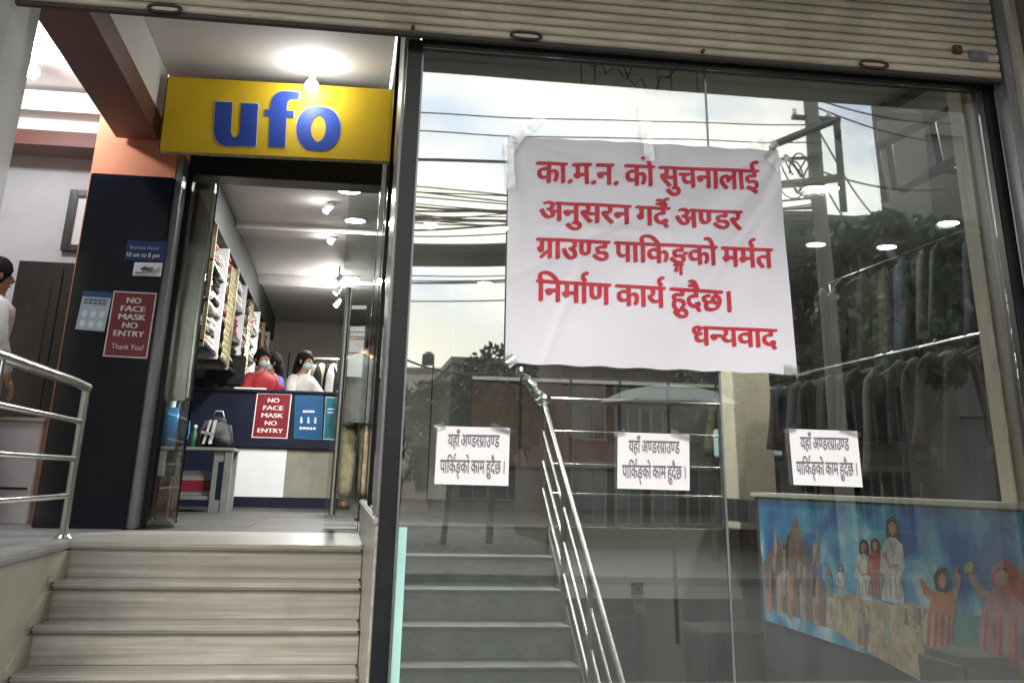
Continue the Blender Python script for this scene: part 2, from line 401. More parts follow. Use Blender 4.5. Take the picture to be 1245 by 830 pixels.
# outer flight of marble steps
st = thing('outer_staircase', (-.56, 5.6, GZ), 'beige marble steps rising from the pavement to the shop doorway', 'staircase')
r_, t_ = .151, .2267
for k in range(8):
    y = 5.62 - t_ * k; z = SH - r_ * k
    if k:
        b = MB().box(-1.252, .133, y - .006, y + t_ + .028, z - .026, z)
    else: b = MB().box(-1.262, .133, y - .006, y + .08, z - .026, z)
    b.build('tread', 'marble', st, bevel=.009, seg=3, smooth=True)
    MB().box(-1.252, .133, y + .032, y + .045, z - r_, z - .0265).build('riser', 'marble', st)
    MB().box(-1.252, .133, y + .046, 5.66, z - r_ - .1, z - .03).build('step_core', 'concrete', st)
sw = thing('stair_side_wall', (-1.3, 4, GZ), 'polished beige wall flanking the left of the marble steps', 'wall')
MB().box(-1.32, -1.2535, 2.2, 5.62, GZ, SH - .031).build('wall_face', 'marble_side', sw)
MB().box(-1.42, -1.243, 2.2, 5.618, SH - .03, SH + .004).build('coping', 'landing_tile', sw, bevel=.008, smooth=True)
q = []
for k in range(0, 8):
    y = 5.62 - t_ * k; z = SH - r_ * k
for k in range(0, 7):
    y = 5.62 - t_ * k; z = SH - r_ * k
    q = [(-1.2535, y + .02, z - .035), (-1.2535, y + .02, z - r_ - .01), (-1.2535, y - t_ + .02, z - r_ - .01), (-1.2535, y - t_ - .10, z - r_ - .035 + .02), ]
    MB().prism([(-1.2533, y + .02, z - .034), (-1.2533, y + .02, z - r_), (-1.2533, y - t_ - .07, z - r_), (-1.2533, y - t_ - .07, z - r_ + .03), (-1.2533, y - .10, z - .034)], (1, 0, 0), .009).build('skirting', 'grey_marble' if 0 else 'marble_side', sw)

# railing on the left landing
rl = thing('landing_railing', (-1.33, 5.84, SH), 'stainless steel railing with four bars along the left landing edge', 'railing')
X = -1.345
MB().tube([(X, 5.88, SH), (X, 5.88, .405)], .021, 14).build('post', 'steel', rl, smooth=True)
MB().tube([(X, 4.4, SH), (X, 4.4, .405)], .021, 14).build('post', 'steel', rl, smooth=True)
MB().tube([(X, 5.90, .405), (X, 5.6, .412), (X, 2.6, .412)], .024, 14).build('handrail', 'steel', rl, smooth=True)
for z in (.235, .055, -.12): MB().tube([(X, 5.88, z), (X, 2.6, z)], .0135, 10).build('bar', 'steel', rl, smooth=True)
MB().lathe((X, 5.88, SH), [(.045, 0), (.045, .006), (.028, .02)], 18).build('flange', 'steel', rl, smooth=True)

# partition beside the steps
pw = thing('side_partition', (.16, 5.5, GZ), 'low marble wall with narrow side glazing right of the steps', 'wall')
MB().box(.137, .20, 4.045, 7.1, GZ, -.165).build('marble_wall', 'marble', pw)
MB().box(.128, .21, 4.05, 7.1, -.162, -.135).build('sill', 'marble', pw, bevel=.006)
MB().box(.150, .166, 4.553, 7.05, -.13, 2.56).build('side_pane', DGLASS, pw)
MB().box(.136, .20, 4.05, 4.55, -.134, 2.58).build('aluminium_post', 'grey_frame', pw, bevel=.004)
MB().box(.140, .195, 5.5, 5.56, -.134, 2.58).build('aluminium_post', 'black_frame', pw, bevel=.004)

# shop window
sw_ = thing('shop_window', (1.5, GL, GZ), 'large dark framed shop window with two tall glass panes', 'shop window')
MB().box(.146, .206, 3.955, 4.045, GZ, 1.70).build('left_post', 'black_frame', sw_, bevel=.004)
MB().box(.2063, .214, 3.97, 4.03, GZ, 1.70).build('gasket', 'grey_frame', sw_)
MB().box(.217, .247, 3.984, 3.99, GZ, P(475, 640, 4).z).build('glass_edge_strip', 'aqua_edge', sw_)
MB().box(.206, 2.79, 3.955, 4.045, 1.685, 1.80).build('head_rail', 'black_frame', sw_, bevel=.004)
MB().box(2.712, 2.772, 3.955, 4.045, GZ, 1.684).build('right_post', 'black_frame', sw_, bevel=.004)
seam = P(873, 430, 4).x
MB().box(.2145, seam - .004, 3.994, 4.0, GZ, 1.684).build('pane', GLASS, sw_)
MB().box(seam + .004, 2.711, 3.994, 4.0, GZ, 1.684).build('pane', GLASS, sw_)
MB().box(seam - .004, seam + .004, 3.992, 4.001, GZ, 1.684).build('silicone_joint', 'grey_frame', sw_)

# roller shutter above
shb = thing('roller_shutter', (.6, 3.87, 1.66), 'half raised beige ribbed roller shutter above the whole shop front', 'shutter')
y0 = 3.86; zb = 1.672
x0, x1 = -1.37, 2.745
MB().box(x0, x1, y0 - .012, y0 + .02, zb, zb + .016).build('bottom_bar', 'shutter_dark', shb)
k = 0; z = zb + .018
while z < 2.25:
    h = .0405
    n = 6; b = MB(); prof = [(0, 0), (-.004, .004), (-.010, .014), (-.010, .024), (-.005, .034), (0, .037), (.006, .0395)]
    for (ya, za), (yb, zb2) in zip(prof, prof[1:]):
        vs = [b.bm.verts.new(p) for p in ((x0, y0 + ya, z + za), (x1, y0 + ya, z + za), (x1, y0 + yb, z + zb2), (x0, y0 + yb, z + zb2))]
        b.bm.faces.new(vs)
    vs = [b.bm.verts.new(p) for p in ((x0, y0 + .012, z), (x1, y0 + .012, z), (x1, y0 + .012, z + .0395), (x0, y0 + .012, z + .0395))]; b.bm.faces.new(vs)
    bmesh.ops.remove_doubles(b.bm, verts=b.bm.verts, dist=1e-5)
    b.build('slat', 'shutter', shb, smooth='all'); z += .0405; k += 1
for px, py in ((200, 10), (640, 43), (1063, 78)):
    c = P(px, py, 3.835); w = .062
    b = MB(); pts = [(c.x + w * math.copysign(abs(math.cos(a)) ** .6, math.cos(a)), 3.838, c.z + .015 * math.copysign(abs(math.sin(a)) ** .8, math.sin(a))) for a in [2 * math.pi * i / 28 for i in range(29)]]
    b.tube(pts, .0065, 8, cap=False).build('handle', 'shutter_dark', shb, smooth='all')
    MB().box(c.x - .05, c.x + .05, 3.842, 3.852, c.z - .012, c.z + .012).build('handle_plate', 'shutter', shb)
for px, py in ((502, 33), (855, 62)):
    c = P(px, py, 3.84); MB().tube([(c.x, 3.858, c.z), (c.x, 3.835, c.z)], .008, 10).build('bolt', 'rusty', shb)
c = P(1165, 60, 3.83); MB().box(c.x - .02, c.x + .02, 3.825, 3.85, c.z - .018, c.z + .02).build('lock_case', 'rusty', shb, bevel=.004)
c = P(1180, 64, 3.83); MB().box(c.x, c.x + .09, 3.836, 3.848, c.z - .022, c.z + .016).build('latch_plate', 'grey_frame', shb, bevel=.003)
gd = tag(MB().box(2.755, 2.80, 3.84, 3.93, GZ, 2.3).build('shutter_guide', 'grey_frame', bevel=.004), 'vertical grey shutter guide rail between window and brown pillar', 'guide rail')
rp = thing('right_pillar', (3.2, 3.6, GZ), 'dark brown stone clad pillar at the right edge of the shop front', 'pillar')
for i in range(7):
    MB().box(2.835, 4.2, 3.70, 4.1, GZ + .62 * i + .003, GZ + .62 * (i + 1)).build('stone_panel', 'brown_stone', rp, bevel=.004)
MB().box(2.80, 2.833, 3.80, 4.1, GZ, 2.8).build('edge_strip', 'marble_side', rp)
lpil = thing('left_pillar', (-1.6, 3.9, GZ), 'pale beige pillar at the far left of the shop front', 'pillar')
MB().box(-2.4, -1.46, 3.6, 4.18, SH, 2.9).build('pillar_body', 'marble_side', lpil, bevel=.01)
MB().box(-1.458, -1.385, 3.86, 4.2, SH, 2.9).build('guide_cladding', 'pale_wall', lpil, bevel=.004)
c = P(0, 60, 3.7); MB().box(-1.62, -1.44, 3.42, 3.59, 1.42, 1.62).build('bracket_box', 'marble_side', lpil, bevel=.02)
MB().box(-1.66, -1.425, 3.40, 3.59, 1.63, 1.67).build('bracket_lid', 'marble_side', lpil, bevel=.01)
# lintel and canopy over the front
ln = tag(MB().box(-2.6, 4.2, 4.06, 4.14, 1.83, 2.9).build('front_lintel', 'cream_paint'), 'plain lintel wall behind the roller shutter above the window', 'wall')
cn = tag(MB().box(-8, 9, 1.55, 3.80, 2.53, 2.8).build('street_canopy', 'concrete', bevel=.01), 'grey concrete canopy over the pavement reflected at the window top', 'canopy')

# porch: brown beam, orange and navy column, walls
bm_ = thing('porch_beam', (-1.53, 5.6, 2.1), 'deep beam with brown underside running from shutter to doorway', 'beam')
MB().box(-1.663, -1.387, 4.06, 6.98, 2.105, 2.262).build('brown_soffit', 'brown_paint', bm_)
MB().box(-1.661, -1.388, 4.06, 6.98, 2.264, 2.9).build('white_side', 'white_paint', bm_)
cl = thing('doorway_column', (-1.5, 7.2, SH), 'orange painted column with glossy navy panel left of the doorway', 'column')
MB().box(-1.80, -1.255, 7.02, 7.6, SH, 2.56).build('orange_shaft', 'orange_paint', cl)
p1 = P(112, 210, 6.9); 
MB().box(-1.765, -1.235, 6.90, 7.018, SH, p1.z).build('navy_panel', 'navy_panel', cl, bevel=.006)
MB().box(-1.233, -1.19, 6.93, 7.2, SH, 2.0).build('edge_trim', 'grey_frame', cl, bevel=.004)
bh = thing('side_bulkhead', (-2.9, 7.7, 2.1), 'white bulkhead with dark brown lower edge left of the beam', 'beam')
MB().box(-4.6, -1.80, 7.6, 7.9, P(80, 160, 7.6).z, 2.9).build('white_face', 'white_paint', bh)
MB().box(-4.6, -1.80, 7.595, 7.9, P(80, 178, 7.6).z, P(80, 160, 7.6).z - .002).build('brown_edge', 'brown_paint', bh)
lw = thing('lobby_wall', (-3, 8.1, SH), 'pale painted wall of the side lobby behind the framed picture', 'wall')
MB().box(-4.6, -1.7, 8.02, 8.15, SH, 2.9).build('wall_face', 'pale_wall', lw)
ll = tag(MB().box(-4.72, -4.6, 2.0, 8.15, SH, 2.9).build('lobby_end_wall', 'pale_wall'), 'pale end wall of the lobby beyond the left pillar', 'wall')
dk = thing('dark_lobby_door', (-2.2, 7.95, SH), 'dark wooden double door in the pale lobby wall behind the railing', 'door')
dz = P(50, 318, 7.97).z
xl, xr = P(8, 400, 7.97).x, -1.78
MB().box(xl, xr, 7.97, 8.018, SH, dz).build('door_frame', 'dark_wood', dk)
for a, b in ((xl + .05, (xl + xr) / 2 - .004), ((xl + xr) / 2 + .004, xr - .03)):
    lf_ = MB().box(a, b, 7.945, 7.969, SH + .01, dz - .05).build('leaf', 'dark_wood', dk, bevel=.003)
    for zz in (SH + .15, SH + .95):
        MB().box(a + .06, b - .06, 7.935, 7.944, zz, zz + .6).build('raised_panel', 'dark_wood', dk, bevel=.003)
# pale low counter behind railing, left
pc = thing('lobby_cabinet', (-2.2, 7.3, SH), 'low pale stained cabinet standing behind the left railing', 'cabinet')
a = P(0, 520, 7.3); b = P(52, 520, 7.3)
MB().box(-2.75, b.x, 7.3, 7.7, SH, P(20, 512, 7.3).z).build('cabinet_body', 'pale_wall', pc, bevel=.006)
MB().box(-2.77, b.x + .012, 7.285, 7.71, P(20, 512, 7.3).z + .001, P(20, 512, 7.3).z + .025).build('cabinet_top', 'marble_side', pc, bevel=.004)
MB().box(-2.72, b.x - .03, 7.292, 7.299, SH + .2, SH + .215).build('drawer_gap', 'dark_wood', pc)
# framed picture
fp = thing('framed_picture', (-2.1, 8.0, 1.6), 'dark framed picture hanging on the pale wall left of the navy panel', 'picture')
z0, z1 = P(80, 306, 8.0).z, P(95, 232, 8.0).z; xa = P(74, 306, 8.0).x; xb = xa + .62
for q in ((xa, xa + .06, z0, z1), (xb - .06, xb, z0, z1), (xa + .061, xb - .061, z0, z0 + .05), (xa + .061, xb - .061, z1 - .05, z1)):
    MB().box(q[0], q[1], 7.96, 8.017, q[2], q[3]).build('frame_side', 'dark_wood', fp, bevel=.006)
MB().box(xa + .061, xb - .061, 7.995, 8.012, z0 + .051, z1 - .051).build('mount', 'sign_white', fp)
MB().box(xa + .13, xb - .13, 7.988, 7.994, z0 + .12, z1 - .12).build('print', 'grey_frame', fp)

# doorway
df = thing('door_frame', (-.5, 7.2, SH), 'dark green black frame around the open shop doorway', 'door frame')
hz = P(340, 220, 7.15).z
MB().box(-1.188, .134, 7.11, 7.34, hz, 2.58).build('header', 'black_frame', df, bevel=.004)
MB().box(P(463, 220, 7.15).x, .134, 7.14, 7.30, SH, hz - .001).build('right_jamb', 'black_frame', df, bevel=.004)
MB().box(-1.188, -1.155, 7.14, 7.30, SH, hz - .001).build('left_jamb', 'black_frame', df, bevel=.004)
# steel cladding behind the left sidelight
sc = tag(MB().box(P(217, 240, 7.5).x, P(261, 240, 7.5).x, 7.42, 7.56, .45, 2.39).build('steel_cladding', 'steel_clad', bevel=.02, smooth=True), 'shiny stainless steel cladding just inside the left of the doorway', 'cladding')
sl_ = tag(MB().box(-1.153, P(262, 240, 7.2).x, 7.20, 7.208, SH, hz - .001).build('sidelight_pane', DGLASS), 'narrow fixed glass pane between navy panel and open door', 'glass pane')
# open door leaves
dl = thing('glass_door', (-1.0, 7.3, SH), 'left glass door leaf folded open with long steel pull bar', 'door')
ya, yb = 7.32, 8.75; xa_ = P(262, 240, 7.3).x; xb_ = P(205, 618, 8.75).x
nrm = Vector((yb - ya, -(xb_ - xa_), 0)).normalized()
MB().slab([(xa_, ya, SH + .02), (xb_, yb, SH + .02), (xb_, yb, hz - .03), (xa_, ya, hz - .03)], nrm, .010).build('leaf_glass', DGLASS, dl)
MB().box(xb_ - .012, xb_ + .014, yb, yb + .012, SH + .01, hz - .03).build('edge_profile', 'steel', dl)
MB().box(xb_ - .07, xb_ + .07, yb - .04, yb + .03, SH + .002, SH + .05).build('floor_clamp', 'steel', dl, bevel=.008)
tp = P(243, 400, 8.3); bt = P(218, 569, 8.3)
MB().tube([(tp.x, 8.3, tp.z + .18), (bt.x, 8.3, bt.z)], .014, 12).build('pull_bar', 'steel', dl, smooth=True)
for zz in (tp.z + .1, bt.z + .08): MB().tube([(tp.x, 8.3, zz), (tp.x - .07, 8.3, zz)], .008, 8).build('bar_bracket', 'steel', dl)
dr = thing('glass_door', (.1, 7.3, SH), 'narrow right glass door leaf with tall steel pull tube', 'door')
t2 = P(425, 350, 7.36); b2 = P(403, 625, 7.36); xr_ = (t2.x + b2.x) / 2
MB().box(xr_ - .05, P(462, 240, 7.42).x, 7.42, 7.430, SH + .01, hz - .004).build('leaf_glass', DGLASS, dr)
MB().tube([(xr_, 7.36, b2.z), (xr_, 7.36, t2.z)], .022, 14).build('pull_tube', 'steel', dr, smooth=True)
for zz in (b2.z + .15, t2.z - .15): MB().tube([(xr_, 7.36, zz), (xr_, 7.42, zz)], .010, 8).build('tube_bracket', 'steel', dr)

# ================================================================== SHOP SIGN
sg = thing('shop_sign', (-.6, 6.8, 1.99), 'yellow box sign reading ufo in blue above the doorway', 'sign')
ys = 6.72
zA = P(330, 100, ys).z; 
a, b, c, d = P(194, 183, ys), P(472, 196, ys), P(476, 109, ys), P(205, 93, ys)
MB().slab([a, b, c, d], (0, 1, 0), .05).build('face_panel', 'sign_yellow', sg)
g = .012
for p, q in ((a, b), (b, c), (c, d), (d, a)):
    MB().tube([p + Vector((0, .03, 0)), q + Vector((0, .03, 0))], .013, 6).build('edge_frame', 'gold' if p in (a, b) else 'dark_metal', sg)
def uvpt(a, b, c, d, u, v, off=0): # a BL b BR c TR d TL
    return a * (1 - u) * (1 - v) + b * u * (1 - v) + c * u * v + d * (1 - u) * v + Vector((0, -off, 0))
def fit_letter(ch, pxl, pyt, pxr, pyb, Y, mat, parent, grow=0., off=.004, dn=0, slx=0):
    v, f, _ = glyph(ch); V, F = nib(v, f, 7, .10, .0)
    V2 = [(x, y, i) for x, y, i in V]
    xs = [p[0] for p in V2]; ysx = [p[1] for p in V2]; x0, x1, y0, y1 = min(xs), max(xs), min(ysx), max(ysx)
    tl, tr, bl, br = P(pxl, pyt, Y), P(pxr, pyt + (pxr - pxl) * .053, Y), P(pxl - 3, pyb, Y), P(pxr - 3, pyb + (pxr - pxl) * .045, Y)
    tl += Vector((-grow, 0, grow)); tr += Vector((grow, 0, grow)); bl += Vector((-grow, 0, -grow)); br += Vector((grow, 0, -grow))
    def fn(x, y, i):
        u = (x - x0) / (x1 - x0); w = (y - y0) / (y1 - y0)
        return bl * (1 - u) * (1 - w) + br * u * (1 - w) + tl * (1 - u) * w + tr * u * w + Vector((0, -off - i * .0002, 0))
    return lay(V2, F, fn, 'letter', mat, parent)
for ch, q in (('u', (262, 124, 314, 177)), ('f', (323, 110, 364, 178)), ('o', (362, 129, 415, 182))):
    for gw, mt, of in ((.006, 'pale_print', .0025), (0, 'sign_blue', .006)):
        fit_letter(ch, *q, ys, mt, sg, gw, of)

# ================================================================== PAPERS ON THE WINDOW
yb_ = 3.975
def wrinkle(x, z):
    s = .0022 * math.sin(x * 7 + z * 3) + .0016 * math.sin(x * 3.1 - z * 11 + 1) + .0012 * math.sin(x * 17 + z * 13 + 2) + .002 * math.sin((x - z) * 9)
    # sagging folds that fan from the taped corners
    for cx, cz, k in ((.60, 1.31, 1), (1.77, 1.34, -1)):
        dx, dz = x - cx, z - cz; r = math.hypot(dx, dz); a = math.atan2(dz, dx)
        s += .0035 * math.sin(a * 14 + k) * math.exp(-((r - .35) / .35) ** 2)
    for k, (ax, az, ang) in enumerate(((.9, .9, .5), (1.3, .7, -.6), (1.6, 1.0, .9), (1.1, 1.15, -.25), (.8, .6, 1.2), (1.65, .6, -1.0), (1.25, 1.0, 1.57), (1.0, .95, 0))):
        d = (x - ax) * math.sin(ang) - (z - az) * math.cos(ang); l = (x - ax) * math.cos(ang) + (z - az) * math.sin(ang)
        s += .0030 * math.exp(-(d / .016) ** 2) * math.exp(-(l / .35) ** 2) * (1 if k % 2 else -1)
    return s
bn = thing('banner', (1.2, yb_, .4), 'large white notice banner with red Devanagari lettering taped to the window', 'banner')
A, B, Cc, D = P(614, 441, yb_), P(970, 455, yb_), P(946, 183, yb_), P(619, 165, yb_)
NX, NZ = 120, 90; vs = []; fs = []
for j in range(NZ + 1):
    for i in range(NX + 1):
        p = uvpt(A, B, Cc, D, i / NX, j / NZ); e = .006 * math.sin(i * .37) * (1 if j in (0, NZ) else 0)
        vs.append((p.x, yb_ + wrinkle(p.x, p.z), p.z + e * .4))
for j in range(NZ):
    for i in range(NX): k = j * (NX + 1) + i; fs.append((k, k + 1, k + NX + 2, k + NX + 1))
o = lay(vs, fs, lambda x, y, z: (x, y, z), 'cloth', 'vinyl', bn)
for p in o.data.polygons: p.use_smooth = True
lines = [
 ('का.म.न. को सुचनालाई', (651.6, 196.7), (922.8, 207), 24.5),
 (['अ','न','ु','स','र','न',' ','ग','द','ै','REPH',' ','अ','NN/','ड','र'], (655.4, 244.8), (902.5, 257.2), 22.5),
 (['ग','RAK','ा','उ','NN/','ड',' ','प','ा','ि','क','ङ','SUBG','क','ो',' ','म','म','REPH','त'], (651.6, 289), (939.5, 302.8), 23.5),
 (['ि','न','म','ा','REPH','ण',' ','क','ा','य','REPH',' ','ह','ु','द','ै','छ','।'], (651.6, 339.6), (888, 354.5), 25),
 (['ध','N/','य','व','ा','द'], (840.5, 396.2), (945, 400.3), 22.5)]
def textline(tok, a, b, h, Y, mat, parent, wob, k=7, w=.070, lift=.003, name='printed_line', hpx=True):
    V, F = compose(list(tok)); V, F = dice(V, F) if wob else (V, F); V3, F3 = nib(V, F, k, w, w * .42)
    x0 = min(p[0] for p in V3); x1 = max(p[0] for p in V3)
    A = P(a[0], a[1], Y); B = P(b[0], b[1], Y); dn = P(a[0] + (b[0] - a[0]) * .5, (a[1] + b[1]) / 2 + h, Y) - P((a[0] + b[0]) / 2, (a[1] + b[1]) / 2, Y)
    dn.x = 0
    def fn(x, y, i):
        u = (x - x0) / (x1 - x0); p = A.lerp(B, u) + dn * ((.622 - y) / .622)
        return (p.x, Y + (wrinkle(p.x, p.z) if wob else 0) - lift - i * .00012, p.z)
    return lay(V3, F3, fn, name, mat, parent)
for t, a, b, h in lines: textline(t, a, b, h, yb_, 'red_ink', bn, True)
def tape(p, q, w, Y, parent, n=7):
    p = P(*p, Y); q = P(*q, Y); d = (q - p); s = Vector((-d.z, 0, d.x)).normalized() * w / 2
    vs = []; 
    for i in range(n + 1):
        c = p.lerp(q, i / n); ww = s * random.uniform(.8, 1.1); vs += [c + ww + Vector((0, random.uniform(-.003, 0), 0)), c - ww + Vector((0, random.uniform(-.003, 0), 0))]
    fs = [(2 * i, 2 * i + 1, 2 * i + 3, 2 * i + 2) for i in range(n)]
    o = lay([tuple(v) for v in vs], fs, lambda x, y, z: (x, y, z), 'tape_strip', TAPE, parent) if 0 else None
    me = bpy.data.meshes.new('tape_strip'); me.from_pydata([tuple(v) for v in vs], [], fs); me.materials.append(TAPE)
    o = bpy.data.objects.new('tape_strip', me); C.objects.link(o); o.parent = parent; o.matrix_parent_inverse = Matrix.Translation(-parent.location)
tape((640, 150), (617, 185), .05, 3.965, bn); tape((662, 140), (628, 170), .04, 3.963, bn); tape((782, 126), (790, 196), .045, 3.964, bn)
tape((918, 170), (950, 205), .05, 3.964, bn); tape((930, 163), (958, 198), .04, 3.962, bn); tape((616, 430), (625, 444), .04, 3.965, bn)
tape((950, 448), (972, 452), .04, 3.965, bn); tape((618, 170), (622, 230), .035, 3.966, bn)
sheets = [((528, 588), (618, 590.5), (620, 520), (532, 517.5), 'small white paper notice taped low on the window at its left'),
          ((750.5, 593.5), (838.5, 596), (838, 528), (751, 525), 'small white paper notice directly below the middle of the banner'),
          ((965, 589), (1049, 592), (1042, 524), (959, 521), 'small white paper notice taped above the mural right of the banner')]
for q in sheets:
    a, b, c, d = [P(*t, yb_) for t in q[:4]]
    sh = thing('paper_notice', (a + b) / 2, q[4], 'notice', 'paper notices taped in a row below the banner')
    MB().slab([a, b, c, d], (0, 1, 0), .0012).build('sheet', 'paper', sh)
    def bl(u, v): 
        k = [q[i] for i in range(4)]
        return tuple(k[0][m] * (1 - u) * (1 - v) + k[1][m] * u * (1 - v) + k[2][m] * u * v + k[3][m] * (1 - u) * v for m in (0, 1))
    textline(['य','ह','ा','ँ',' ','अ','NN/','ड','र','ग','RAK','ा','उ','NN/','ड'], bl(.15, .86), bl(.86, .87), 14.5, yb_, 'grey_ink', sh, False, 3, .03)
    textline(['प','ा','ि','क','REPH','ङ','HAL','क','ो',' ','क','ा','म',' ','ह','ु','द','ै','छ',' ','।'], bl(.06, .42), bl(.94, .43), 15.5, yb_, 'grey_ink', sh, False, 3, .03)
    e = .012
    tape(bl(.75, 1.03), bl(1.04, .93), .022, 3.968, sh, 3); tape(bl(-.05, .96), bl(.10, 1.02), .02, 3.968, sh, 3)

# ================================================================== PAPERS ON THE NAVY PANEL
yp = 6.895
def poster(name, q, mat, label, cat, border=None, Y=yp, group=None):
    a, b, c, d = [P(*t, Y) for t in q]
    t = thing(name, (a + b) / 2, label, cat, group)
    MB().slab([a, b, c, d], (0, 1, 0), .003).build('sheet', mat, t)
    def uv(u, v, off=0): return uvpt(a, b, c, d, u, v, off)
    if border:
        w = .035
        for s in (((0, 0), (1, 0), (1, .018), (0, .018)), ((0, .982), (1, .982), (1, 1), (0, 1)), ((0, .019), (w * .8, .019), (w * .8, .981), (0, .981)), ((1 - w * .8, .019), (1, .019), (1, .981), (1 - w * .8, .981))):
            MB().slab([uv(*k, .0015) for k in s], (0, 1, 0), .001).build('border', border, t)
    return t, uv
def ptext(t, uv, text, u0, v0, u1, hh, mat='pale_print', bold=.08):
    a = uv(u0, v0); b = uv(u1, v0); d = uv(u0, v0 + hh) - a
    V, F = compose_l(text); V3, F3 = nib(V, F, 3, bold, 0); x0 = min(p[0] for p in V3); x1 = max(p[0] for p in V3); y1 = max(p[1] for p in V3)
    lay(V3, F3, lambda x, y, i: a + (b - a) * ((x - x0) / (x1 - x0)) + d * (y / .73) + Vector((0, -.0022 - i * .0002, 0)), 'printed_line', mat, t)
redq = ((124.9, 433), (178.6, 435.9), (191, 356.3), (138.5, 353.5))
t, uv = poster('mask_poster', redq, 'poster_red', 'dark red NO FACE MASK NO ENTRY poster on the navy panel', 'poster', 'pale_print')
for i, (s, a, b) in enumerate((('NO', .33, .67), ('FACE', .22, .80), ('MASK', .20, .84), ('NO', .32, .68), ('ENTRY', .15, .86))):
    ptext(t, uv, s, a, .825 - i * .127, b, .09)
ptext(t, uv, 'Thank You!', .16, .12, .88, .085, bold=.01)
t, uv = poster('notice_poster', ((91.3, 400), (126.6, 403), (136.8, 355.6), (101.7, 353.5)), 'poster_pale', 'pale blue illustrated notice left of the dark red poster', 'poster')
MB().slab([uv(*k, .0015) for k in ((0, .86), (1, .86), (1, 1), (0, 1))], (0, 1, 0), .001).build('header_band', 'poster_blue', t)
for i in range(3):
    for j in range(2):
        cx, cz = .2 + .3 * i, .42 - .26 * j
        pts = [uv(cx + .10 * math.cos(a), cz + .10 * math.sin(a), .0016) for a in [k * math.pi / 5 for k in range(10)]]
        MB().prism(pts[::-1], (0, 1, 0), .001).build('pictogram', 'paper', t)
for c_ in (.76, .68):
    for k in range(5): MB().slab([uv(*q, .0016) for q in ((.1 + .16 * k, c_), (.22 + .16 * k, c_), (.22 + .16 * k, c_ + .035), (.1 + .16 * k, c_ + .035))], (0, 1, 0), .0008).build('print_mark', 'hours_blue', t)
t, uv = poster('hours_sticker', ((151, 316), (200, 318), (203, 294), (155, 292)), 'hours_blue', 'deep blue business hours sticker high on the navy panel', 'sticker')
ptext(t, uv, 'Business Hours', .10, .58, .82, .16, 'poster_pale', .02); ptext(t, uv, '10 am to 8 pm', .04, .18, .86, .24, 'pale_print', .03)
t, uv = poster('card_sticker', ((160.9, 335), (195.6, 336), (197.7, 319.4), (163.5, 318.8)), 'paper', 'small white card sticker just below the business hours', 'sticker')
b = MB(); pts = [uv(.25 + .5 * k / 10, .5 + .16 * math.sin(k * .6), .002) for k in range(11)]; b.tube(pts, .004, 5).build('swoosh', 'hours_blue', t)
b = MB(); pts = [uv(.08 + .84 * k / 10, .25 + .35 * (k / 10) ** 3, .002) for k in range(11)]; b.tube(pts, .003, 5).build('swoosh', 'grey_ink', t)
MB().slab([uv(*k, .002) for k in ((.28, .42), (.7, .42), (.7, .66), (.28, .66))], (0, 1, 0), .001).build('emblem', 'grey_ink', t)

# ================================================================== SHOP INTERIOR SHELL
tag(MB().box(-4.4, -4.28, 8.15, 18.2, SH, 2.4).build('left_shop_wall', 'shop_wall'), 'left side wall of the shop behind the hanging shelves', 'wall')
bk = thing('back_wall', (1, 18.1, SH), 'far cream wall of the shop behind the sales counter', 'wall')
MB().box(-4.4, 8, 18.0, 18.15, SH, 2.4).build('wall_face', 'shop_wall', bk)
for x in (-3.4, -2.2, -1.0, .2, 1.4): MB().box(x, x + .02, 17.99, 18.0, SH, 1.9).build('panel_seam', 'dark_wall', bk)
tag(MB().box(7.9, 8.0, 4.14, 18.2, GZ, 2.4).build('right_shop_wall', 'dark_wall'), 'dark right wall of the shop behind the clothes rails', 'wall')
for y, nm in ((10.6, 'ceiling_beam'), (13.6, 'ceiling_beam')):
    tag(MB().box(-4.28, .29, y, y + .35, 2.33, 2.398).build('ceiling_beam', 'ceiling_paint'), 'nearer white beam dropping from the shop ceiling' if y < 12 else 'farther white beam dropping from the shop ceiling', 'beam', 'ceiling beams')
# dark wall behind the stair, x > .3, far
dw = thing('stair_back_wall', (1.5, 13, SH), 'dark display wall far behind the inner stair landing', 'wall')
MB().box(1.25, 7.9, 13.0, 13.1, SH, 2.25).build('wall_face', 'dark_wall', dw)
# terracotta cupboard tone + shelves behind banner foot
for i in range(7):
    MB().box(1.5 + i * .62, 2.08 + i * .62, 12.94, 12.998, .15, 1.1).build('wall_panel', 'brick' if i < 3 else 'grey_plaster', dw)
    MB().box(1.5 + i * .62, 2.08 + i * .62, 12.90, 12.998, 1.13, 1.17).build('shelf_edge', 'shop_wall', dw)

# ------------------------------------------------------------------ inner stair
IY, ir, it = 8.18, .187, .281
ist = thing('inner_staircase', (.9, 8.1, GZ), 'grey green stone steps behind the shop window rising to the landing', 'staircase')
for k in range(7):
    y = IY - it * k; z = SH - ir * k; xr = 1.545
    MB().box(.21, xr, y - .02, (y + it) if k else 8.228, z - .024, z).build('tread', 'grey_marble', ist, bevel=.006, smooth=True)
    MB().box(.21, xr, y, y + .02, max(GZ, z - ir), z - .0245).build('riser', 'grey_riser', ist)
MB().box(1.547, 1.56, 5.9, 8.2, GZ, GZ + .02).build('stringer', 'grey_marble', ist)
MB().prism([(1.5475, IY, SH - .03), (1.5475, IY - it * 6.3, SH - .03 - ir * 6.3), (1.5475, IY - it * 6.3, GZ), (1.5475, IY, GZ)], (1, 0, 0), .012).build('stringer', 'grey_marble', ist)
fw_ = thing('landing_fascia', (2.3, 8.2, -.6), 'cream wall face under the inner landing railing with socket', 'wall')
fz = P(760, 727, 8.18).z
MB().box(1.562, 3.03, 8.18, 8.228, fz, SH - .001).build('fascia_face', 'white_paint', fw_)
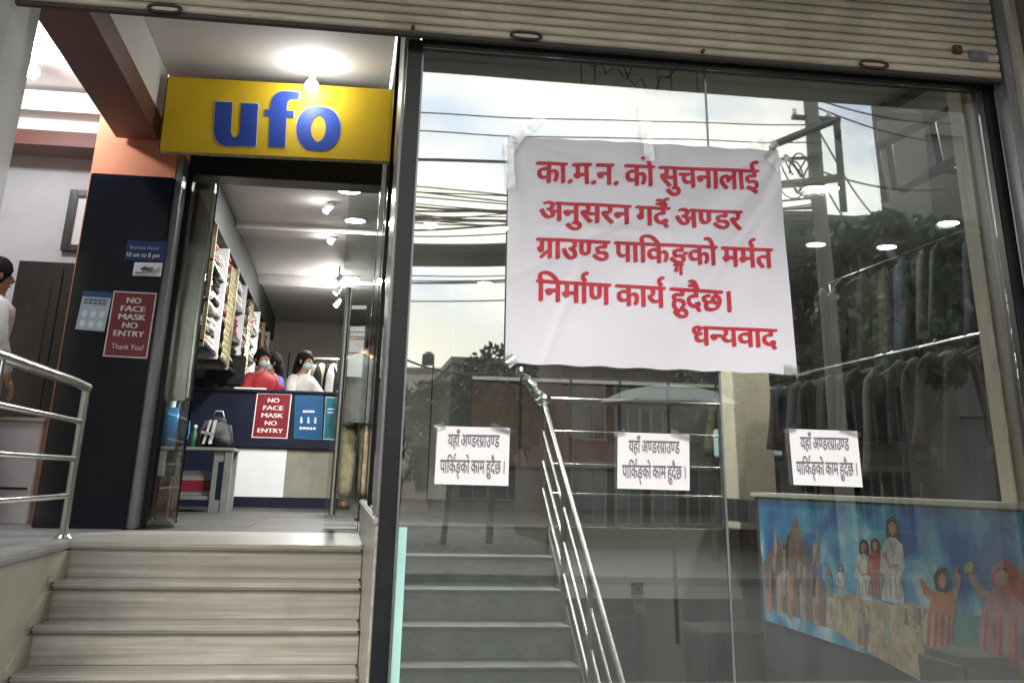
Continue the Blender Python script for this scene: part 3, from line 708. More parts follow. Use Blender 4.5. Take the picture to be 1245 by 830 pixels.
c = P(775, 715, 8.17); MB().box(c.x - .045, c.x + .045, 8.168, 8.179, c.z - .04, c.z + .04).build('socket_plate', 'grey_frame', fw_, bevel=.003)
MB().box(c.x - .02, c.x + .02, 8.162, 8.167, c.z - .012, c.z + .012).build('socket_insert', 'black_plastic', fw_)
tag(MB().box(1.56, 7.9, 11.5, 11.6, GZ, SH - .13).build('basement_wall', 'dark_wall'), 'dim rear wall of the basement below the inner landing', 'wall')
for i in range(6):
    x = 1.8 + i * .36
    bx_ = thing('shoe_box', (x, 9.2, GZ), nth(i) + ' box from the left on the basement floor, ' + ['pale with grey lid', 'grey with pale lid'][i % 2], 'box', 'boxes stored in the basement')
    hgt = .35 + .1 * (i % 3)
    MB().box(x, x + .3, 9.0 + .1 * (i % 2), 9.4, GZ, GZ + hgt).build('box_body', ['shop_wall', 'table_grey'][i % 2], bx_, bevel=.004)
    MB().box(x - .004, x + .304, 8.996 + .1 * (i % 2), 9.404, GZ + hgt + .001, GZ + hgt + .04).build('lid', ['table_grey', 'shop_wall'][i % 2], bx_, bevel=.004)
irl = thing('stair_railing', (1.6, 8.1, SH), 'stainless steel railing descending beside the inner stair', 'railing')
tp = P(661, 486, 8.15); dv = Vector((0, -it, -ir)).normalized(); Ln = 3.3
for i, (off, r) in enumerate(((0, .018), (-.215, .011), (-.43, .012), (-.62, .012))):
    a = Vector((1.50, 8.15, tp.z + off)); b = a + dv * Ln
    MB().tube([a, b], r, 12).build('handrail' if i == 0 else 'bar', 'steel_dull', irl, smooth=True)
for s_ in (0.02, .95, 1.9, 2.85):
    a = Vector((1.50, 8.15, tp.z)) + dv * s_ * 1.0
    MB().tube([a, (a.x, a.y, a.z - .83)], .019, 12).build('post', 'steel_dull', irl, smooth=True)
wp = MB(); a = P(664, 492, 8.13); b = P(630, 449, 8.28); rz_ = random.Random(4)
wp.tube([a.lerp(b, k / 16) + Vector((rz_.uniform(-.012, .012), 0, rz_.uniform(-.012, .012))) for k in range(17)], [rz_.uniform(.022, .05) for k in range(17)], 9).build('plastic_wrap', WRAP, irl)
lr = thing('gallery_railing', (2.2, 8.15, SH), 'stainless railing running level along the inner landing edge', 'railing')
tz = [P(760, y_, 8.15).z for y_ in (488, 526.5, 566, 601.5)]
xe = P(874, 494, 8.15).x
for i, z in enumerate(tz):
    MB().tube([(1.56, 8.15, z), (xe, 8.15, z)], .018 if i == 0 else .010, 10).build('handrail' if i == 0 else 'bar', 'steel', lr, smooth=True)
for x in (xe, ): MB().tube([(x, 8.15, SH), (x, 8.15, tz[0])], .018, 12).build('post', 'steel', lr, smooth=True)
cx0, cx1 = P(893, 500, 8.3).x, P(938, 500, 8.3).x
ic = tag(MB().box(cx0, cx1, 8.3, 8.62, GZ, 2.4).build('inner_column', 'cream_paint', bevel=.006), 'square cream column behind the window right of the landing railing', 'column')
rpil = tag(MB().box(P(1166, 103, 4.3).x, P(1166, 103, 4.3).x + .17, 4.30, 4.42, GZ, 2.4).build('inside_pier', 'cream_bright', bevel=.004), 'slim cream pier just inside the right end of the window', 'pier')

# ------------------------------------------------------------------ mural on the parapet
mu = thing('mural_wall', (2.78, 5.5, GZ), 'low parapet wall with colourful printed mural of people and sky', 'mural')
XM = 2.72
zt = PX(1100, 613, XM).z
MB().box(XM + .004, 2.84, 4.10, 7.02, GZ, zt + .0).build('parapet', 'dark_wall', mu)
MB().box(XM - .02, 2.86, 4.10, 7.04, zt + .001, zt + .028).build('ledge', 'shop_wall', mu, bevel=.004)
E0 = PX(922, 603, XM)
mu_m = bpy.data.materials.new('mural_print'); mu_m.use_nodes = True; t = mu_m.node_tree; b = t.nodes['Principled BSDF']; b.inputs['Roughness'].default_value = .4
tcn = t.nodes.new('ShaderNodeTexCoord'); sp = t.nodes.new('ShaderNodeSeparateXYZ'); t.links.new(tcn.outputs['Object'], sp.inputs[0])
nz = t.nodes.new('ShaderNodeTexNoise'); nz.inputs['Scale'].default_value = 2.2; nz.inputs['Detail'].default_value = 8; nz.inputs['Distortion'].default_value = .6
t.links.new(tcn.outputs['Object'], nz.inputs['Vector'])
crm = t.nodes.new('ShaderNodeValToRGB'); e = crm.color_ramp.elements; e[0].position = .42; e[0].color = (.03, .12, .46, 1); e[1].position = .68; e[1].color = (.75, .86, .92, 1)
e2 = crm.color_ramp.elements.new(.54); e2.color = (.07, .40, .62, 1); t.links.new(nz.outputs[0], crm.inputs[0]); t.links.new(crm.outputs[0], b.inputs['Base Color'])
MATS['mural_print'] = mu_m
MB().box(XM - .004, XM + .003, 4.12, E0.y, zt - .72, zt - .004).build('print_panel', 'mural_print', mu)
def mcol(n, c): M(n, c, .45, var=.45, scale=12)
mcol('mural_skin', (.46, .25, .17)); mcol('mural_shade', (.38, .36, .34)); mcol('mural_pale', (.62, .54, .38)); mcol('mural_sand', (.55, .42, .26)); mcol('mural_white', (.62, .62, .60)); mcol('mural_red', (.50, .07, .05)); mcol('mural_orange', (.62, .20, .08))
mcol('mural_green', (.06, .28, .25)); mcol('mural_brown', (.22, .14, .12)); mcol('mural_dark', (.06, .045, .045)); mcol('mural_pink', (.60, .22, .20)); mcol('mural_lime', (.45, .5, .08)); mcol('mural_aqua', (.08, .33, .42))
ml = [0]
def mpoly(name, pts, mat):
    ml[0] += 1; pr = [PX(x, y, XM - .0045) for x, y in pts]
    MB().prism(pr, (1, 0, 0), -.0003 - .000014 * ml[0]).build(name, mat, mu)
mpoly('printed_ground', [(1005, 722), (1045, 722), (1085, 735), (1110, 732), (1130, 740), (1155, 835), (1120, 828), (1060, 795), (1005, 760)], 'mural_sand')
mpoly('printed_sea', [(1120, 748), (1160, 745), (1245, 752), (1300, 760), (1300, 900), (1160, 850)], 'mural_green')
mpoly('printed_buildings', [(925, 690), (938, 668), (945, 650), (952, 668), (962, 640), (968, 625), (976, 655), (985, 690), (995, 700), (1005, 722), (1005, 762), (940, 740)], 'mural_brown')
for i, x in enumerate((930, 944, 957, 972, 988)):
    mpoly('printed_facade', [(x, 700 + i * 3), (x + 7, 690 + i * 3), (x + 8, 745 + i * 4), (x + 1, 742 + i * 4)], ['mural_skin', 'mural_shade'][i % 2])
def mfig(x, y, s, robe, hairc='mural_dark', lean=0):
    mpoly('printed_hair', [(x - 4 * s, y + 14 * s), (x - 6 * s, y + 2 * s), (x - 5 * s, y - 6 * s), (x, y - 10 * s), (x + 5 * s, y - 7 * s), (x + 7 * s, y + 2 * s), (x + 6 * s, y + 18 * s), (x + 2 * s, y + 14 * s)], hairc)
    mpoly('printed_robe', [(x - 2 * s, y + 9 * s), (x - 7 * s, y + 13 * s), (x - 10 * s, y + 22 * s), (x - 11 * s + lean, y + 40 * s), (x - 6 * s + lean, y + 44 * s), (x - 10 * s + lean, y + 66 * s), (x + 11 * s + lean, y + 70 * s), (x + 8 * s, y + 45 * s), (x + 12 * s, y + 36 * s), (x + 9 * s, y + 16 * s), (x + 3 * s, y + 10 * s)], robe)
    mpoly('printed_face', [(x - 3.4 * s, y - 2 * s), (x, y - 5 * s), (x + 3.4 * s, y - 2 * s), (x + 3 * s, y + 5 * s), (x + .5 * s, y + 9 * s), (x - 2.6 * s, y + 5 * s)], 'mural_skin')
    mpoly('printed_arm', [(x - 9 * s, y + 24 * s), (x - 6 * s, y + 22 * s), (x - 1 * s, y + 34 * s), (x + 5 * s, y + 33 * s), (x + 5 * s, y + 36 * s), (x - 3 * s, y + 38 * s)], 'mural_skin')
    for k in range(4):
        o_ = (-7 + 4.6 * k) * s; mpoly('printed_fold', [(x + o_, y + (42 + k) * s), (x + o_ + 1.3 * s, y + 42 * s), (x + o_ + 2.4 * s + lean, y + 65 * s), (x + o_ + .6 * s + lean, y + 64 * s)], 'mural_shade')
rq = random.Random(5)
for k in range(26):
    x = 930 + rq.uniform(0, 74); y = 640 + rq.uniform(0, 60); h_ = rq.uniform(14, 50); mpoly('printed_stroke', [(x, y), (x + rq.uniform(1.5, 4), y + 2), (x + rq.uniform(1, 4), min(y + h_, 745)), (x - 1, min(y + h_ - 2, 743))], rq.choice(['mural_brown', 'mural_shade', 'mural_dark', 'mural_shade', 'mural_skin']))
for k in range(34):
    x = 1008 + rq.uniform(0, 118); y = 724 + (x - 1005) * .1 + rq.uniform(0, 20); h_ = rq.uniform(12, 50); mpoly('printed_stroke', [(x, y), (x + rq.uniform(1.5, 5), y + 1), (x + rq.uniform(2, 6), y + h_), (x + rq.uniform(-1, 1), y + h_ - 2)], rq.choice(['mural_sand', 'mural_pale', 'mural_shade', 'mural_pale', 'mural_brown']))
mfig(1050, 664, .95, 'mural_white'); mfig(1064, 662, .9, 'mural_red'); mfig(1085, 640, 1.35, 'mural_white')
mfig(1022, 690, .5, 'mural_white'); mfig(1008, 695, .42, 'mural_aqua')
mpoly('printed_robe', [(1140, 716), (1133, 724), (1128, 748), (1126, 790), (1120, 828), (1150, 838), (1158, 800), (1158, 760), (1163, 738), (1158, 720), (1150, 714)], 'mural_orange')
mpoly('printed_hair', [(1138, 716), (1135, 700), (1141, 690), (1150, 689), (1156, 698), (1156, 712), (1151, 722)], 'mural_dark')
mpoly('printed_face', [(1141, 702), (1146, 697), (1151, 702), (1150, 711), (1146, 716), (1142, 711)], 'mural_skin')
mpoly('printed_arm', [(1134, 728), (1124, 722), (1117, 704), (1121, 701), (1129, 714), (1138, 720)], 'mural_orange')
mpoly('printed_arm', [(1157, 724), (1163, 708), (1160, 690), (1164, 688), (1169, 706), (1163, 732)], 'mural_skin')
for k in range(7): mpoly('printed_fold', [(1130 + k * 4, 742 + k), (1132 + k * 4, 741 + k), (1129 + k * 4.2, 822 + k), (1126 + k * 4.2, 822 + k)], ['mural_red', 'mural_sand'][k % 2])
mpoly('printed_robe', [(1212, 712), (1200, 722), (1194, 748), (1190, 790), (1186, 830), (1262, 850), (1262, 740), (1246, 716), (1232, 708)], 'mural_pink')
mpoly('printed_headscarf', [(1208, 714), (1204, 696), (1212, 684), (1226, 681), (1239, 690), (1246, 708), (1250, 740), (1238, 728), (1228, 716)], 'mural_red')
mpoly('printed_face', [(1210, 698), (1217, 691), (1226, 695), (1226, 707), (1219, 714), (1212, 709)], 'mural_skin')
mpoly('printed_hair', [(1209, 697), (1214, 689), (1224, 689), (1228, 696), (1218, 692)], 'mural_dark')
mpoly('printed_arm', [(1200, 728), (1190, 726), (1180, 706), (1177, 694), (1182, 692), (1188, 704), (1198, 716), (1206, 720)], 'mural_skin')
mpoly('printed_arm', [(1196, 742), (1208, 752), (1226, 752), (1228, 758), (1206, 762), (1193, 750)], 'mural_skin')
for k in range(9): mpoly('printed_fold', [(1198 + k * 6, 744 + k * 2), (1201 + k * 6, 742 + k * 2), (1199 + k * 6.6, 818), (1195 + k * 6.6, 818)], ['mural_red', 'mural_shade', 'mural_orange'][k % 3])
mpoly('printed_flower', [(1172, 696), (1174, 686), (1180, 682), (1185, 688), (1182, 696)], 'mural_lime')
mpoly('printed_meadow', [(1163, 812), (1300, 815), (1300, 840), (1163, 836)], 'mural_lime')
# bench and stool below the mural
for i, (px, py, w, lb) in enumerate(((960, 790, .55, 'dark low display bench standing below the far end of the mural'),)):
    bt_ = thing('display_bench', (2.45, 7.4, GZ), lb, 'bench')
    z = P(960, 765, 7.2).z
    MB().box(2.35, 3.0, 7.06, 7.6, z - .05, z).build('bench_top', 'dark_wood', bt_, bevel=.006)
    for xx in (2.37, 2.92):
        for yy in (7.08, 7.53): MB().box(xx, xx + .05, yy, yy + .05, GZ, z - .051).build('leg', 'dark_metal', bt_)
wb = tag(MB().box(2.45, 2.70, 4.25, 4.60, GZ, P(1215, 800, 4.25).z).build('window_box', 'grey_plaster', bevel=.03, smooth=True), 'grey box with pale rounded top in the window corner below the mural', 'box')

dt = thing('display_table', (3.9, 8.9, SH), 'low display table with pale blue top beyond the parapet by the right notice', 'table')
a = P(905, 515, 8.7); b = P(1105, 525, 8.7)
MB().box(a.x, b.x, 8.7, 9.5, P(1000, 556, 8.7).z, P(1000, 520, 8.7).z).build('table_top', 'mask_blue', dt, bevel=.012)
MB().box(a.x + .05, b.x - .05, 8.76, 9.45, SH, P(1000, 556, 8.7).z - .001).build('table_body', 'navy_counter', dt)
# ------------------------------------------------------------------ clothes rails
def garment(name, mat, w=.46, h=.72, tk=.06, seed=0):
    rnd = random.Random(seed); bm = bmesh.new(); n = 12; rows = 9; ring = []
    for j in range(rows + 1):
        t = j / rows; z = -h * t
        ww = w * (.18 + .82 * min(1, (t / .13)) ** .7) if t < .13 else w * (1 - .10 * math.sin((t - .13) * 3.2)) * (1 + .03 * math.sin(t * 9 + seed))
        th = tk * (.35 + .9 * min(1, t / .2))
        r = []
        for k in range(n):
            a = 2 * math.pi * k / n; c, s_ = math.cos(a), math.sin(a)
            fold = 1 + .28 * math.sin(k * 2.4 + seed + t * 2) * t
            r.append(bm.verts.new((ww / 2 * math.copysign(abs(c) ** .7, c), th * math.copysign(abs(s_) ** .7, s_) * fold, z - .02 * (1 - abs(c)) * 0)))
        ring.append(r)
    for a, b in zip(ring, ring[1:]):
        for k in range(n): bm.faces.new((a[k], b[k], b[(k + 1) % n], a[(k + 1) % n]))
    bm.faces.new(ring[0][::-1]); bm.faces.new(ring[-1])
    bmesh.ops.recalc_face_normals(bm, faces=bm.faces)
    me = bpy.data.meshes.new(name); bm.to_mesh(me); bm.free(); me.materials.append(MATS[mat])
    for p in me.polygons: p.use_smooth = True
    return me
M('cloth_black', (.016, .017, .018), .8, var=.5, scale=6, bump=.3, spec=.08); M('cloth_grey', (.07, .07, .065), .8, var=.3, scale=6, bump=.3, spec=.08)
M('cloth_navy', (.011, .013, .020), .8, var=.4, scale=6, bump=.3, spec=.08); M('cloth_green', (.020, .019, .015), .8, var=.4, scale=6, bump=.3, spec=.08)
M('cloth_tan', (.22, .19, .14), .8, var=.3, scale=6, bump=.3, spec=.08)
def make_coat(mat, label, group, h, seed):
    t = thing('hanging_coat', (0, 0, 0), label, 'coat', group)
    me = garment('coat_body', mat, .48, h, .07, seed); o = bpy.data.objects.new('coat_body', me); C.objects.link(o); o.parent = t; o.location.z = -.05
    for s in (-1, 1):
        me = garment('sleeve', mat, .14, h * .78, .055, seed + s); o = bpy.data.objects.new('sleeve', me); C.objects.link(o); o.parent = t; o.location = (s * .215, -.012, -.09); o.rotation_euler = (0, rad(-7 * s), 0)
    b = MB().tube([(0, 0, -.04), (0, 0, .0), (.02, 0, .028), (0, 0, .045), (-.02, 0, .03)], .004, 6); h_ = b.build('hanger_hook', 'dark_metal', None); h_.parent = t
    return t
protos = {}
def rail(X, y0, y1, z, floor, label, mats, h, step, group, clabel):
    t = thing('clothes_rail', (X, (y0 + y1) / 2, floor), label, 'clothes rail', 'clothes rails behind the window')
    MB().tube([(X, y0, z), (X, y1, z)], .013, 10).build('rail', 'steel' if z < 1 else 'dark_metal', t, smooth=True)
    for y in (y0 + .03, y1 - .03): MB().tube([(X, y, floor), (X, y, z)], .013, 10).build('upright', 'steel', t, smooth=True)
    y = y0 + .12; i = 0
    while y < y1 - .1:
        m = mats[(i * 7 // 3 + i * i) % len(mats)]
        key = (m, h)
        lab = nth(i) + ' from the window end, ' + clabel[m]
        if key not in protos:
            protos[key] = make_coat(m, lab, group, h, len(protos) * 3.1); o = protos[key]; o.location = (X, y, z - .02); o.rotation_euler.z = rad(random.uniform(-26, 26))
        else: o = copy_tree(protos[key], (X, y, z - .02), label=lab, rz=rad(random.uniform(-26, 26)))
        o['group'] = group
        o.scale = (random.uniform(.82, 1.12), random.uniform(.7, 1.25), random.uniform(.72, 1.08))
        y += step * random.uniform(.85, 1.25); i += 1
zf = -.10
rail(3.55, 5.0, 8.1, .83, zf, 'nearer low clothes rail right behind the mural parapet', ['cloth_black', 'cloth_grey', 'cloth_black', 'cloth_green'], .82, .19, 'coats on the low rail',
     {'cloth_black': 'black coat on the low rail behind the mural', 'cloth_grey': 'grey coat on the low rail behind the mural', 'cloth_green': 'dark brown coat on the low rail'})
rail(4.9, 5.6, 10.2, 1.98, zf, 'tall clothes rail under the ceiling at the right of the shop', ['cloth_black', 'cloth_navy', 'cloth_green', 'cloth_black'], 1.2, .36, 'coats on the tall rail',
     {'cloth_black': 'long black coat on the tall right rail', 'cloth_navy': 'long navy coat on the tall right rail', 'cloth_green': 'long dark brown coat on the tall right rail'})
rail(4.6, 9.0, 12.6, 1.05, SH, 'middle clothes rail beyond the cream column', ['cloth_navy', 'cloth_black', 'cloth_tan'], 1.1, .2, 'coats on the middle rail',
     {'cloth_black': 'long black coat on the middle rail', 'cloth_navy': 'long navy coat on the middle rail', 'cloth_tan': 'long tan coat on the middle rail'})

br_ = thing('clothes_rail', (-.4, 16.4, SH), 'clothes rail across the back of the shop behind the counter', 'clothes rail', 'clothes rails behind the window')
MB().tube([(-1.15, 16.4, 1.12), (.9, 16.4, 1.12)], .014, 10).build('rail', 'steel', br_, smooth=True)
for x in (-1.12, .87): MB().tube([(x, 16.4, SH), (x, 16.4, 1.12)], .014, 10).build('upright', 'steel', br_, smooth=True)
pk = [k for k in protos if k[1] == 1.1]
for i in range(9):
    kq = pk[i % len(pk)]; o = copy_tree(protos[kq], (-1.0 + i * .215, 16.4, 1.10), label=nth(i) + ' from the left, ' + {'cloth_navy': 'navy', 'cloth_black': 'black', 'cloth_tan': 'tan'}[kq[0]] + ' coat on the rail at the back of the shop', rz=rad(90 + random.uniform(-30, 30)) if i % 3 else rad(10))
    o['group'] = 'coats on the back rail'
gs = thing('clothes_rail', (-.2, 13.6, SH), 'short clothes rail just behind the right end of the counter', 'clothes rail', 'clothes rails behind the window')
ga, gb2 = P(372, 440, 13.6).x, P(412, 440, 13.6).x; gz = P(390, 436, 13.6).z
MB().tube([(ga, 13.6, gz), (gb2, 13.6, gz)], .014, 10).build('rail', 'steel', gs, smooth=True)
for x in (ga + .02, gb2 - .02): MB().tube([(x, 13.6, SH), (x, 13.6, gz)], .014, 10).build('upright', 'steel', gs, smooth=True)
for i in range(5):
    mt = ['white_cloth', 'cloth_black', 'cloth_tan', 'cloth_black', 'white_cloth'][i]
    o = make_coat(mt, nth(i) + ' from the left, ' + {'white_cloth': 'white', 'cloth_black': 'black', 'cloth_tan': 'tan'}[mt] + ' garment on the short rail behind the counter', 'garments on the short rail', .8, 20 + i)
    o.location = (ga + .06 + (gb2 - ga - .12) * i / 4, 13.6, gz - .01); o.rotation_euler.z = rad([70, 95, 60, 110, 80][i]); o.scale = (.8, .8, .9)
# black metal display frames hung under the ceiling
hf = thing('hanging_rack', (3.4, 5.8, 2.3), 'black metal hanging display frames under the ceiling at the upper right', 'rack')
X1 = 3.4; Y0 = PX(1067, 140, X1).y
for a, b, r in (((1054, 142), (1128, 104), .035), ((1058, 144), (1076, 245), .04), ((1067, 180), (1168, 126), .028), ((1081, 175), (1089, 230), .028), ((1096, 230), (1178, 187), .035), ((1020, 133), (1072, 97), .055)):
    p, q = PX(*a, X1), PX(*b, X1); p.z = min(p.z, 2.36); q.z = min(q.z, 2.36); MB().tube([p, q], r, 4).build('frame_bar', 'dark_metal', hf)
for a, b in (((1067, 140), (1139, 146)), ((1132, 142), (1144, 200)), ((1081, 176), (1060, 174)), ((1139, 205), (1190, 208))):
    p, q = P(*a, Y0), P(*b, Y0); p.z = min(p.z, 2.36); q.z = min(q.z, 2.36); MB().tube([p, q], .03, 4).build('frame_bar', 'dark_metal', hf)
# ------------------------------------------------------------------ left shelving with folded clothes
shv = thing('wall_shelving', (-1.6, 13, .7), 'long wall shelving packed with clothes along the left of the shop', 'shelving')
XS = -1.22
for z in (1.02, 1.36, 1.70): MB().box(-1.70, XS, 9.1, 17.4, z, z + .025).build('shelf', 'steel', shv)
for i in range(9):
    y = 9.1 + i * 1.03; MB().box(-1.70, XS + .008, y, y + .035, .99, 2.02).build('upright', ['gold', 'white_plastic'][i % 2], shv)
MB().box(-1.75, XS - .01, 9.0, 17.4, 2.03, 2.38).build('top_fascia', 'dark_wall', shv)
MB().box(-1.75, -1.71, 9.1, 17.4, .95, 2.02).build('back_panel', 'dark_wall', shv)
for i in range(3):
    y = 10.4 + i * 2.2; b = MB()
    for u in range(8):
        for w_ in range(4):
            yy = y + .11 * w_; zz = 1.03 + u * .11
            b.tube([(XS + .012, yy, zz), (XS + .012, yy + .11, zz + .11)], .009, 4); b.tube([(XS + .012, yy + .11, zz), (XS + .012, yy, zz + .11)], .009, 4)
    b.build('lattice_panel', 'gold', shv)
cols = ['white_cloth', 'red_cloth', 'cloth_navy', 'khaki', 'jacket', 'mask_blue', 'pink_box', 'cloth_tan', 'white_cloth', 'cloth_green']
colw = ['white', 'red', 'navy', 'khaki', 'charcoal', 'pale blue', 'dusty pink', 'tan', 'white', 'dark green']
rnd = random.Random(3)
for s, z in enumerate((1.045, 1.385, 1.725)):
    for i in range(16):
        y = 9.25 + i * .5; k = rnd.randrange(10); h = rnd.uniform(.16, .29)
        sname = ['lowest', 'middle', 'top'][s]
        fc = thing('folded_clothes', (-1.42, y, z), '%s folded clothes, %s stack from the doorway on the %s wall shelf' % (colw[k], nth(i), sname), 'clothes', 'folded clothes on the wall shelving')
        n = 5
        for j in range(n):
            MB().box(-1.62 + rnd.uniform(-.02, .02), XS - .02 + rnd.uniform(-.03, .01), y, y + .32, z + h * j / n + .001, z + h * (j + 1) / n).build('garment', cols[(k + (j % 3 == 2)) % 10], fc, bevel=.012)

# ------------------------------------------------------------------ counter
YC = 11.8
ct = thing('sales_counter', (-.85, YC, SH), 'navy sales counter with white lower panel facing the doorway', 'counter')
xl_, xr_c = P(229, 475, YC).x, P(411, 480, YC).x + .12
ztop = P(330, 474, YC).z; zmid = P(330, 545, YC).z; zb2 = P(330, 604, YC).z; xm = P(283, 600, YC).x; xn = P(344, 600, YC).x
MB().box(xl_, xr_c, YC, YC + .55, zmid, ztop - .03).build('upper_body', 'navy_counter', ct, bevel=.01)
MB().box(xl_ - .02, xr_c + .02, YC - .03, YC + .58, ztop - .029, ztop).build('counter_top', 'navy_counter', ct, bevel=.008)
MB().box(xl_, xm - .003, YC + .02, YC + .55, SH, zmid - .001).build('side_body', 'navy_counter', ct)
MB().box(xm, xn, YC + .03, YC + .06, zb2, zmid - .001).build('white_panel', 'white_plastic', ct)
MB().box(xn + .003, xr_c, YC + .035, YC + .06, zb2, zmid - .001).build('mirror_panel', 'olive_panel', ct)
MB().box(xm, xr_c, YC + .02, YC + .5, SH, zb2 - .001).build('plinth', 'navy_counter', ct)
YQ = YC - .006
def cposter(q, mat, label, lines, ink='pale_print', border='pale_print'):
    t, uv = poster('counter_poster', q, mat, label, 'poster', border, YQ)
    for s, u0, u1, v, h in lines: ptext(t, uv, s, u0, v, u1, h, ink, .06)
    return t, uv
cposter(((305.7, 531.7), (349.3, 533), (355, 479), (312.6, 477.7)), 'poster_red', 'dark red NO FACE MASK NO ENTRY poster on the counter front', [('NO', .33, .66, .80, .10), ('FACE', .22, .80, .63, .10), ('MASK', .20, .82, .46, .10), ('NO', .32, .66, .29, .10), ('ENTRY', .14, .86, .12, .10)])
t, uv = cposter(((357, 533), (391, 534.8), (393, 480), (359, 480)), 'poster_blue', 'blue poster in the middle of the counter front', [], border='poster_teal')
for v, u0, u1, h in ((.60, .3, .72, .05), (.22, .2, .8, .05)):
    for k in range(5): w = (u1 - u0) / 5; MB().slab([uv(*q, .0016) for q in ((u0 + w * k, v), (u0 + w * (k + .75), v), (u0 + w * (k + .75), v + h), (u0 + w * k, v + h))], (0, 1, 0), .0008).build('print_mark', 'pale_print', t)
for u in (.25, .5, .75):
    MB().slab([uv(*q, .0016) for q in ((u - .05, .36), (u + .05, .36), (u + .03, .50), (u - .03, .50))], (0, 1, 0), .0008).build('pictogram', 'poster_pale', t)
t, uv = cposter(((393, 534), (408.9, 534.8), (411, 483), (396.3, 482)), 'poster_teal', 'narrow teal poster at the right end of the counter front', [], border='poster_pale')
for v in (.7, .62): MB().slab([uv(*q, .0016) for q in ((.2, v), (.8, v), (.8, v + .03), (.2, v + .03))], (0, 1, 0), .0008).build('print_mark', 'poster_pale', t)
mo = thing('monitor', (-1.35, YC + .25, ztop), 'black all in one computer seen from behind on the counter', 'monitor')
a, b = P(247, 470, YC + .2), P(300, 432, YC + .2)
MB().box(a.x, b.x, YC + .2, YC + .23, ztop + .06, b.z).build('screen_back', 'black_plastic', mo, bevel=.01)
MB().box((a.x + b.x) / 2 - .06, (a.x + b.x) / 2 + .06, YC + .235, YC + .25, ztop, b.z - .1).build('stand', 'dark_metal', mo)
MB().box((a.x + b.x) / 2 - .10, (a.x + b.x) / 2 + .10, YC + .16, YC + .32, ztop + .0005, ztop + .012).build('foot', 'dark_metal', mo, bevel=.003)
cxm, czm = (a.x + b.x) / 2, (ztop + .06 + b.z) / 2 + .02
MB().lathe((cxm, YC + .198, czm), [(.022, 0), (.022, .003)], 14, 'Y').build('emblem', 'pale_print', mo)
MB().prism([(cxm + .002, YC + .198, czm + .024), (cxm + .014, YC + .198, czm + .038), (cxm + .012, YC + .198, czm + .026)], (0, 1, 0), .003).build('emblem_leaf', 'pale_print', mo)
kb = tag(MB().box(-1.20, -.86, YC + .02, YC + .12, ztop + .001, ztop + .02).build('paper_pad', 'white_plastic', bevel=.004), 'white papers lying on the counter beside the monitor', 'papers')

# ------------------------------------------------------------------ table and things by the left pane
YT = 10.1
zt_ = P(240, 543, YT).z; xa, xb = P(192, 543, YT).x, P(285, 545, YT).x
tb = thing('side_table', ((xa + xb) / 2, YT, SH), 'grey metal table with open side frame in front of the counter', 'table')
MB().box(xa, xb, YT, YT + .55, zt_ - .03, zt_).build('table_top', 'table_grey', tb, bevel=.006)
for x in (xa + .01, xb - .075):
    MB().box(x, x + .065, YT + .01, YT + .07, SH, zt_ - .031).build('leg', 'table_grey', tb); MB().box(x, x + .065, YT + .48, YT + .54, SH, zt_ - .031).build('leg', 'table_grey', tb)
MB().box(xb - .17, xb - .13, YT + .02, YT + .05, SH, zt_ - .031).build('side_bar', 'table_grey', tb)
MB().box(xb - .13, xb - .076, YT + .02, YT + .05, zt_ - .12, zt_ - .032).build('side_bar', 'table_grey', tb)
MB().box(xb - .13, xb - .076, YT + .02, YT + .05, SH, SH + .1).build('side_bar', 'table_grey', tb)
MB().box(xa + .08, xb - .18, YT + .04, YT + .5, SH + .10, SH + .13).build('lower_shelf', 'table_grey', tb)
gb = thing('storage_box', (xa + .3, YT + .2, SH), 'dull box with dark red band stored under the grey table', 'box')
x0_, x1_ = P(218, 600, YT + .1).x, P(255, 600, YT + .1).x
MB().box(x0_, x1_, YT + .1, YT + .4, SH + .131, SH + .34).build('box_body', 'table_grey', gb, bevel=.004)
MB().box(x0_ - .003, x1_ + .003, YT + .095, YT + .405, SH + .17, SH + .26).build('red_band', 'poster_red', gb)
bb = thing('blue_bag', (-1.5, YT + .15, zt_), 'bulging blue plastic bag holding white bottles on the table', 'bag')
c = P(208, 543, YT + .2); w = .11
MB().lathe((c.x, YT + .2, zt_), [(.09, 0), (.13, .04), (.15, .12), (.14, .22), (.10, .30), (.07, .34)], 16).build('bag_body', 'blue_plastic', bb, smooth='all')
for dx, hh in ((-.035, .50), (.05, .44)):
    MB().lathe((c.x + dx, YT + .2, zt_ + .30), [(.032, 0), (.032, hh - .38), (.02, hh - .35), (.012, hh - .33), (.012, hh - .30)], 12).build('white_bottle', 'bottle_white', bb, smooth=True)
gbt = thing('green_bottle', (c.x + .22, YT + .2, zt_), 'small green bottle beside the blue bag on the table', 'bottle')
MB().lathe((c.x + .19, YT + .22, zt_), [(.032, 0), (.032, .11), (.016, .14), (.014, .17)], 12).build('bottle_body', 'green_plastic', gbt, smooth=True)
MB().lathe((c.x + .19, YT + .22, zt_ + .1705), [(.016, 0), (.016, .025)], 12).build('cap', 'bottle_white', gbt)
bp = thing('backpack', (-1.2, YT + .2, zt_), 'dark backpack with pale straps lying on the grey table', 'backpack')
c = P(260, 545, YT + .2)
MB().hexa([(c.x - .17, YT + .12, zt_ + .001), (c.x + .17, YT + .12, zt_ + .001), (c.x + .17, YT + .36, zt_ + .001), (c.x - .17, YT + .36, zt_ + .001), (c.x - .10, YT + .16, zt_ + .29), (c.x + .12, YT + .16, zt_ + .25), (c.x + .12, YT + .32, zt_ + .25), (c.x - .10, YT + .32, zt_ + .29)]).build('bag_body', 'bag_cloth', bp, bevel=.05, seg=4, smooth='all')
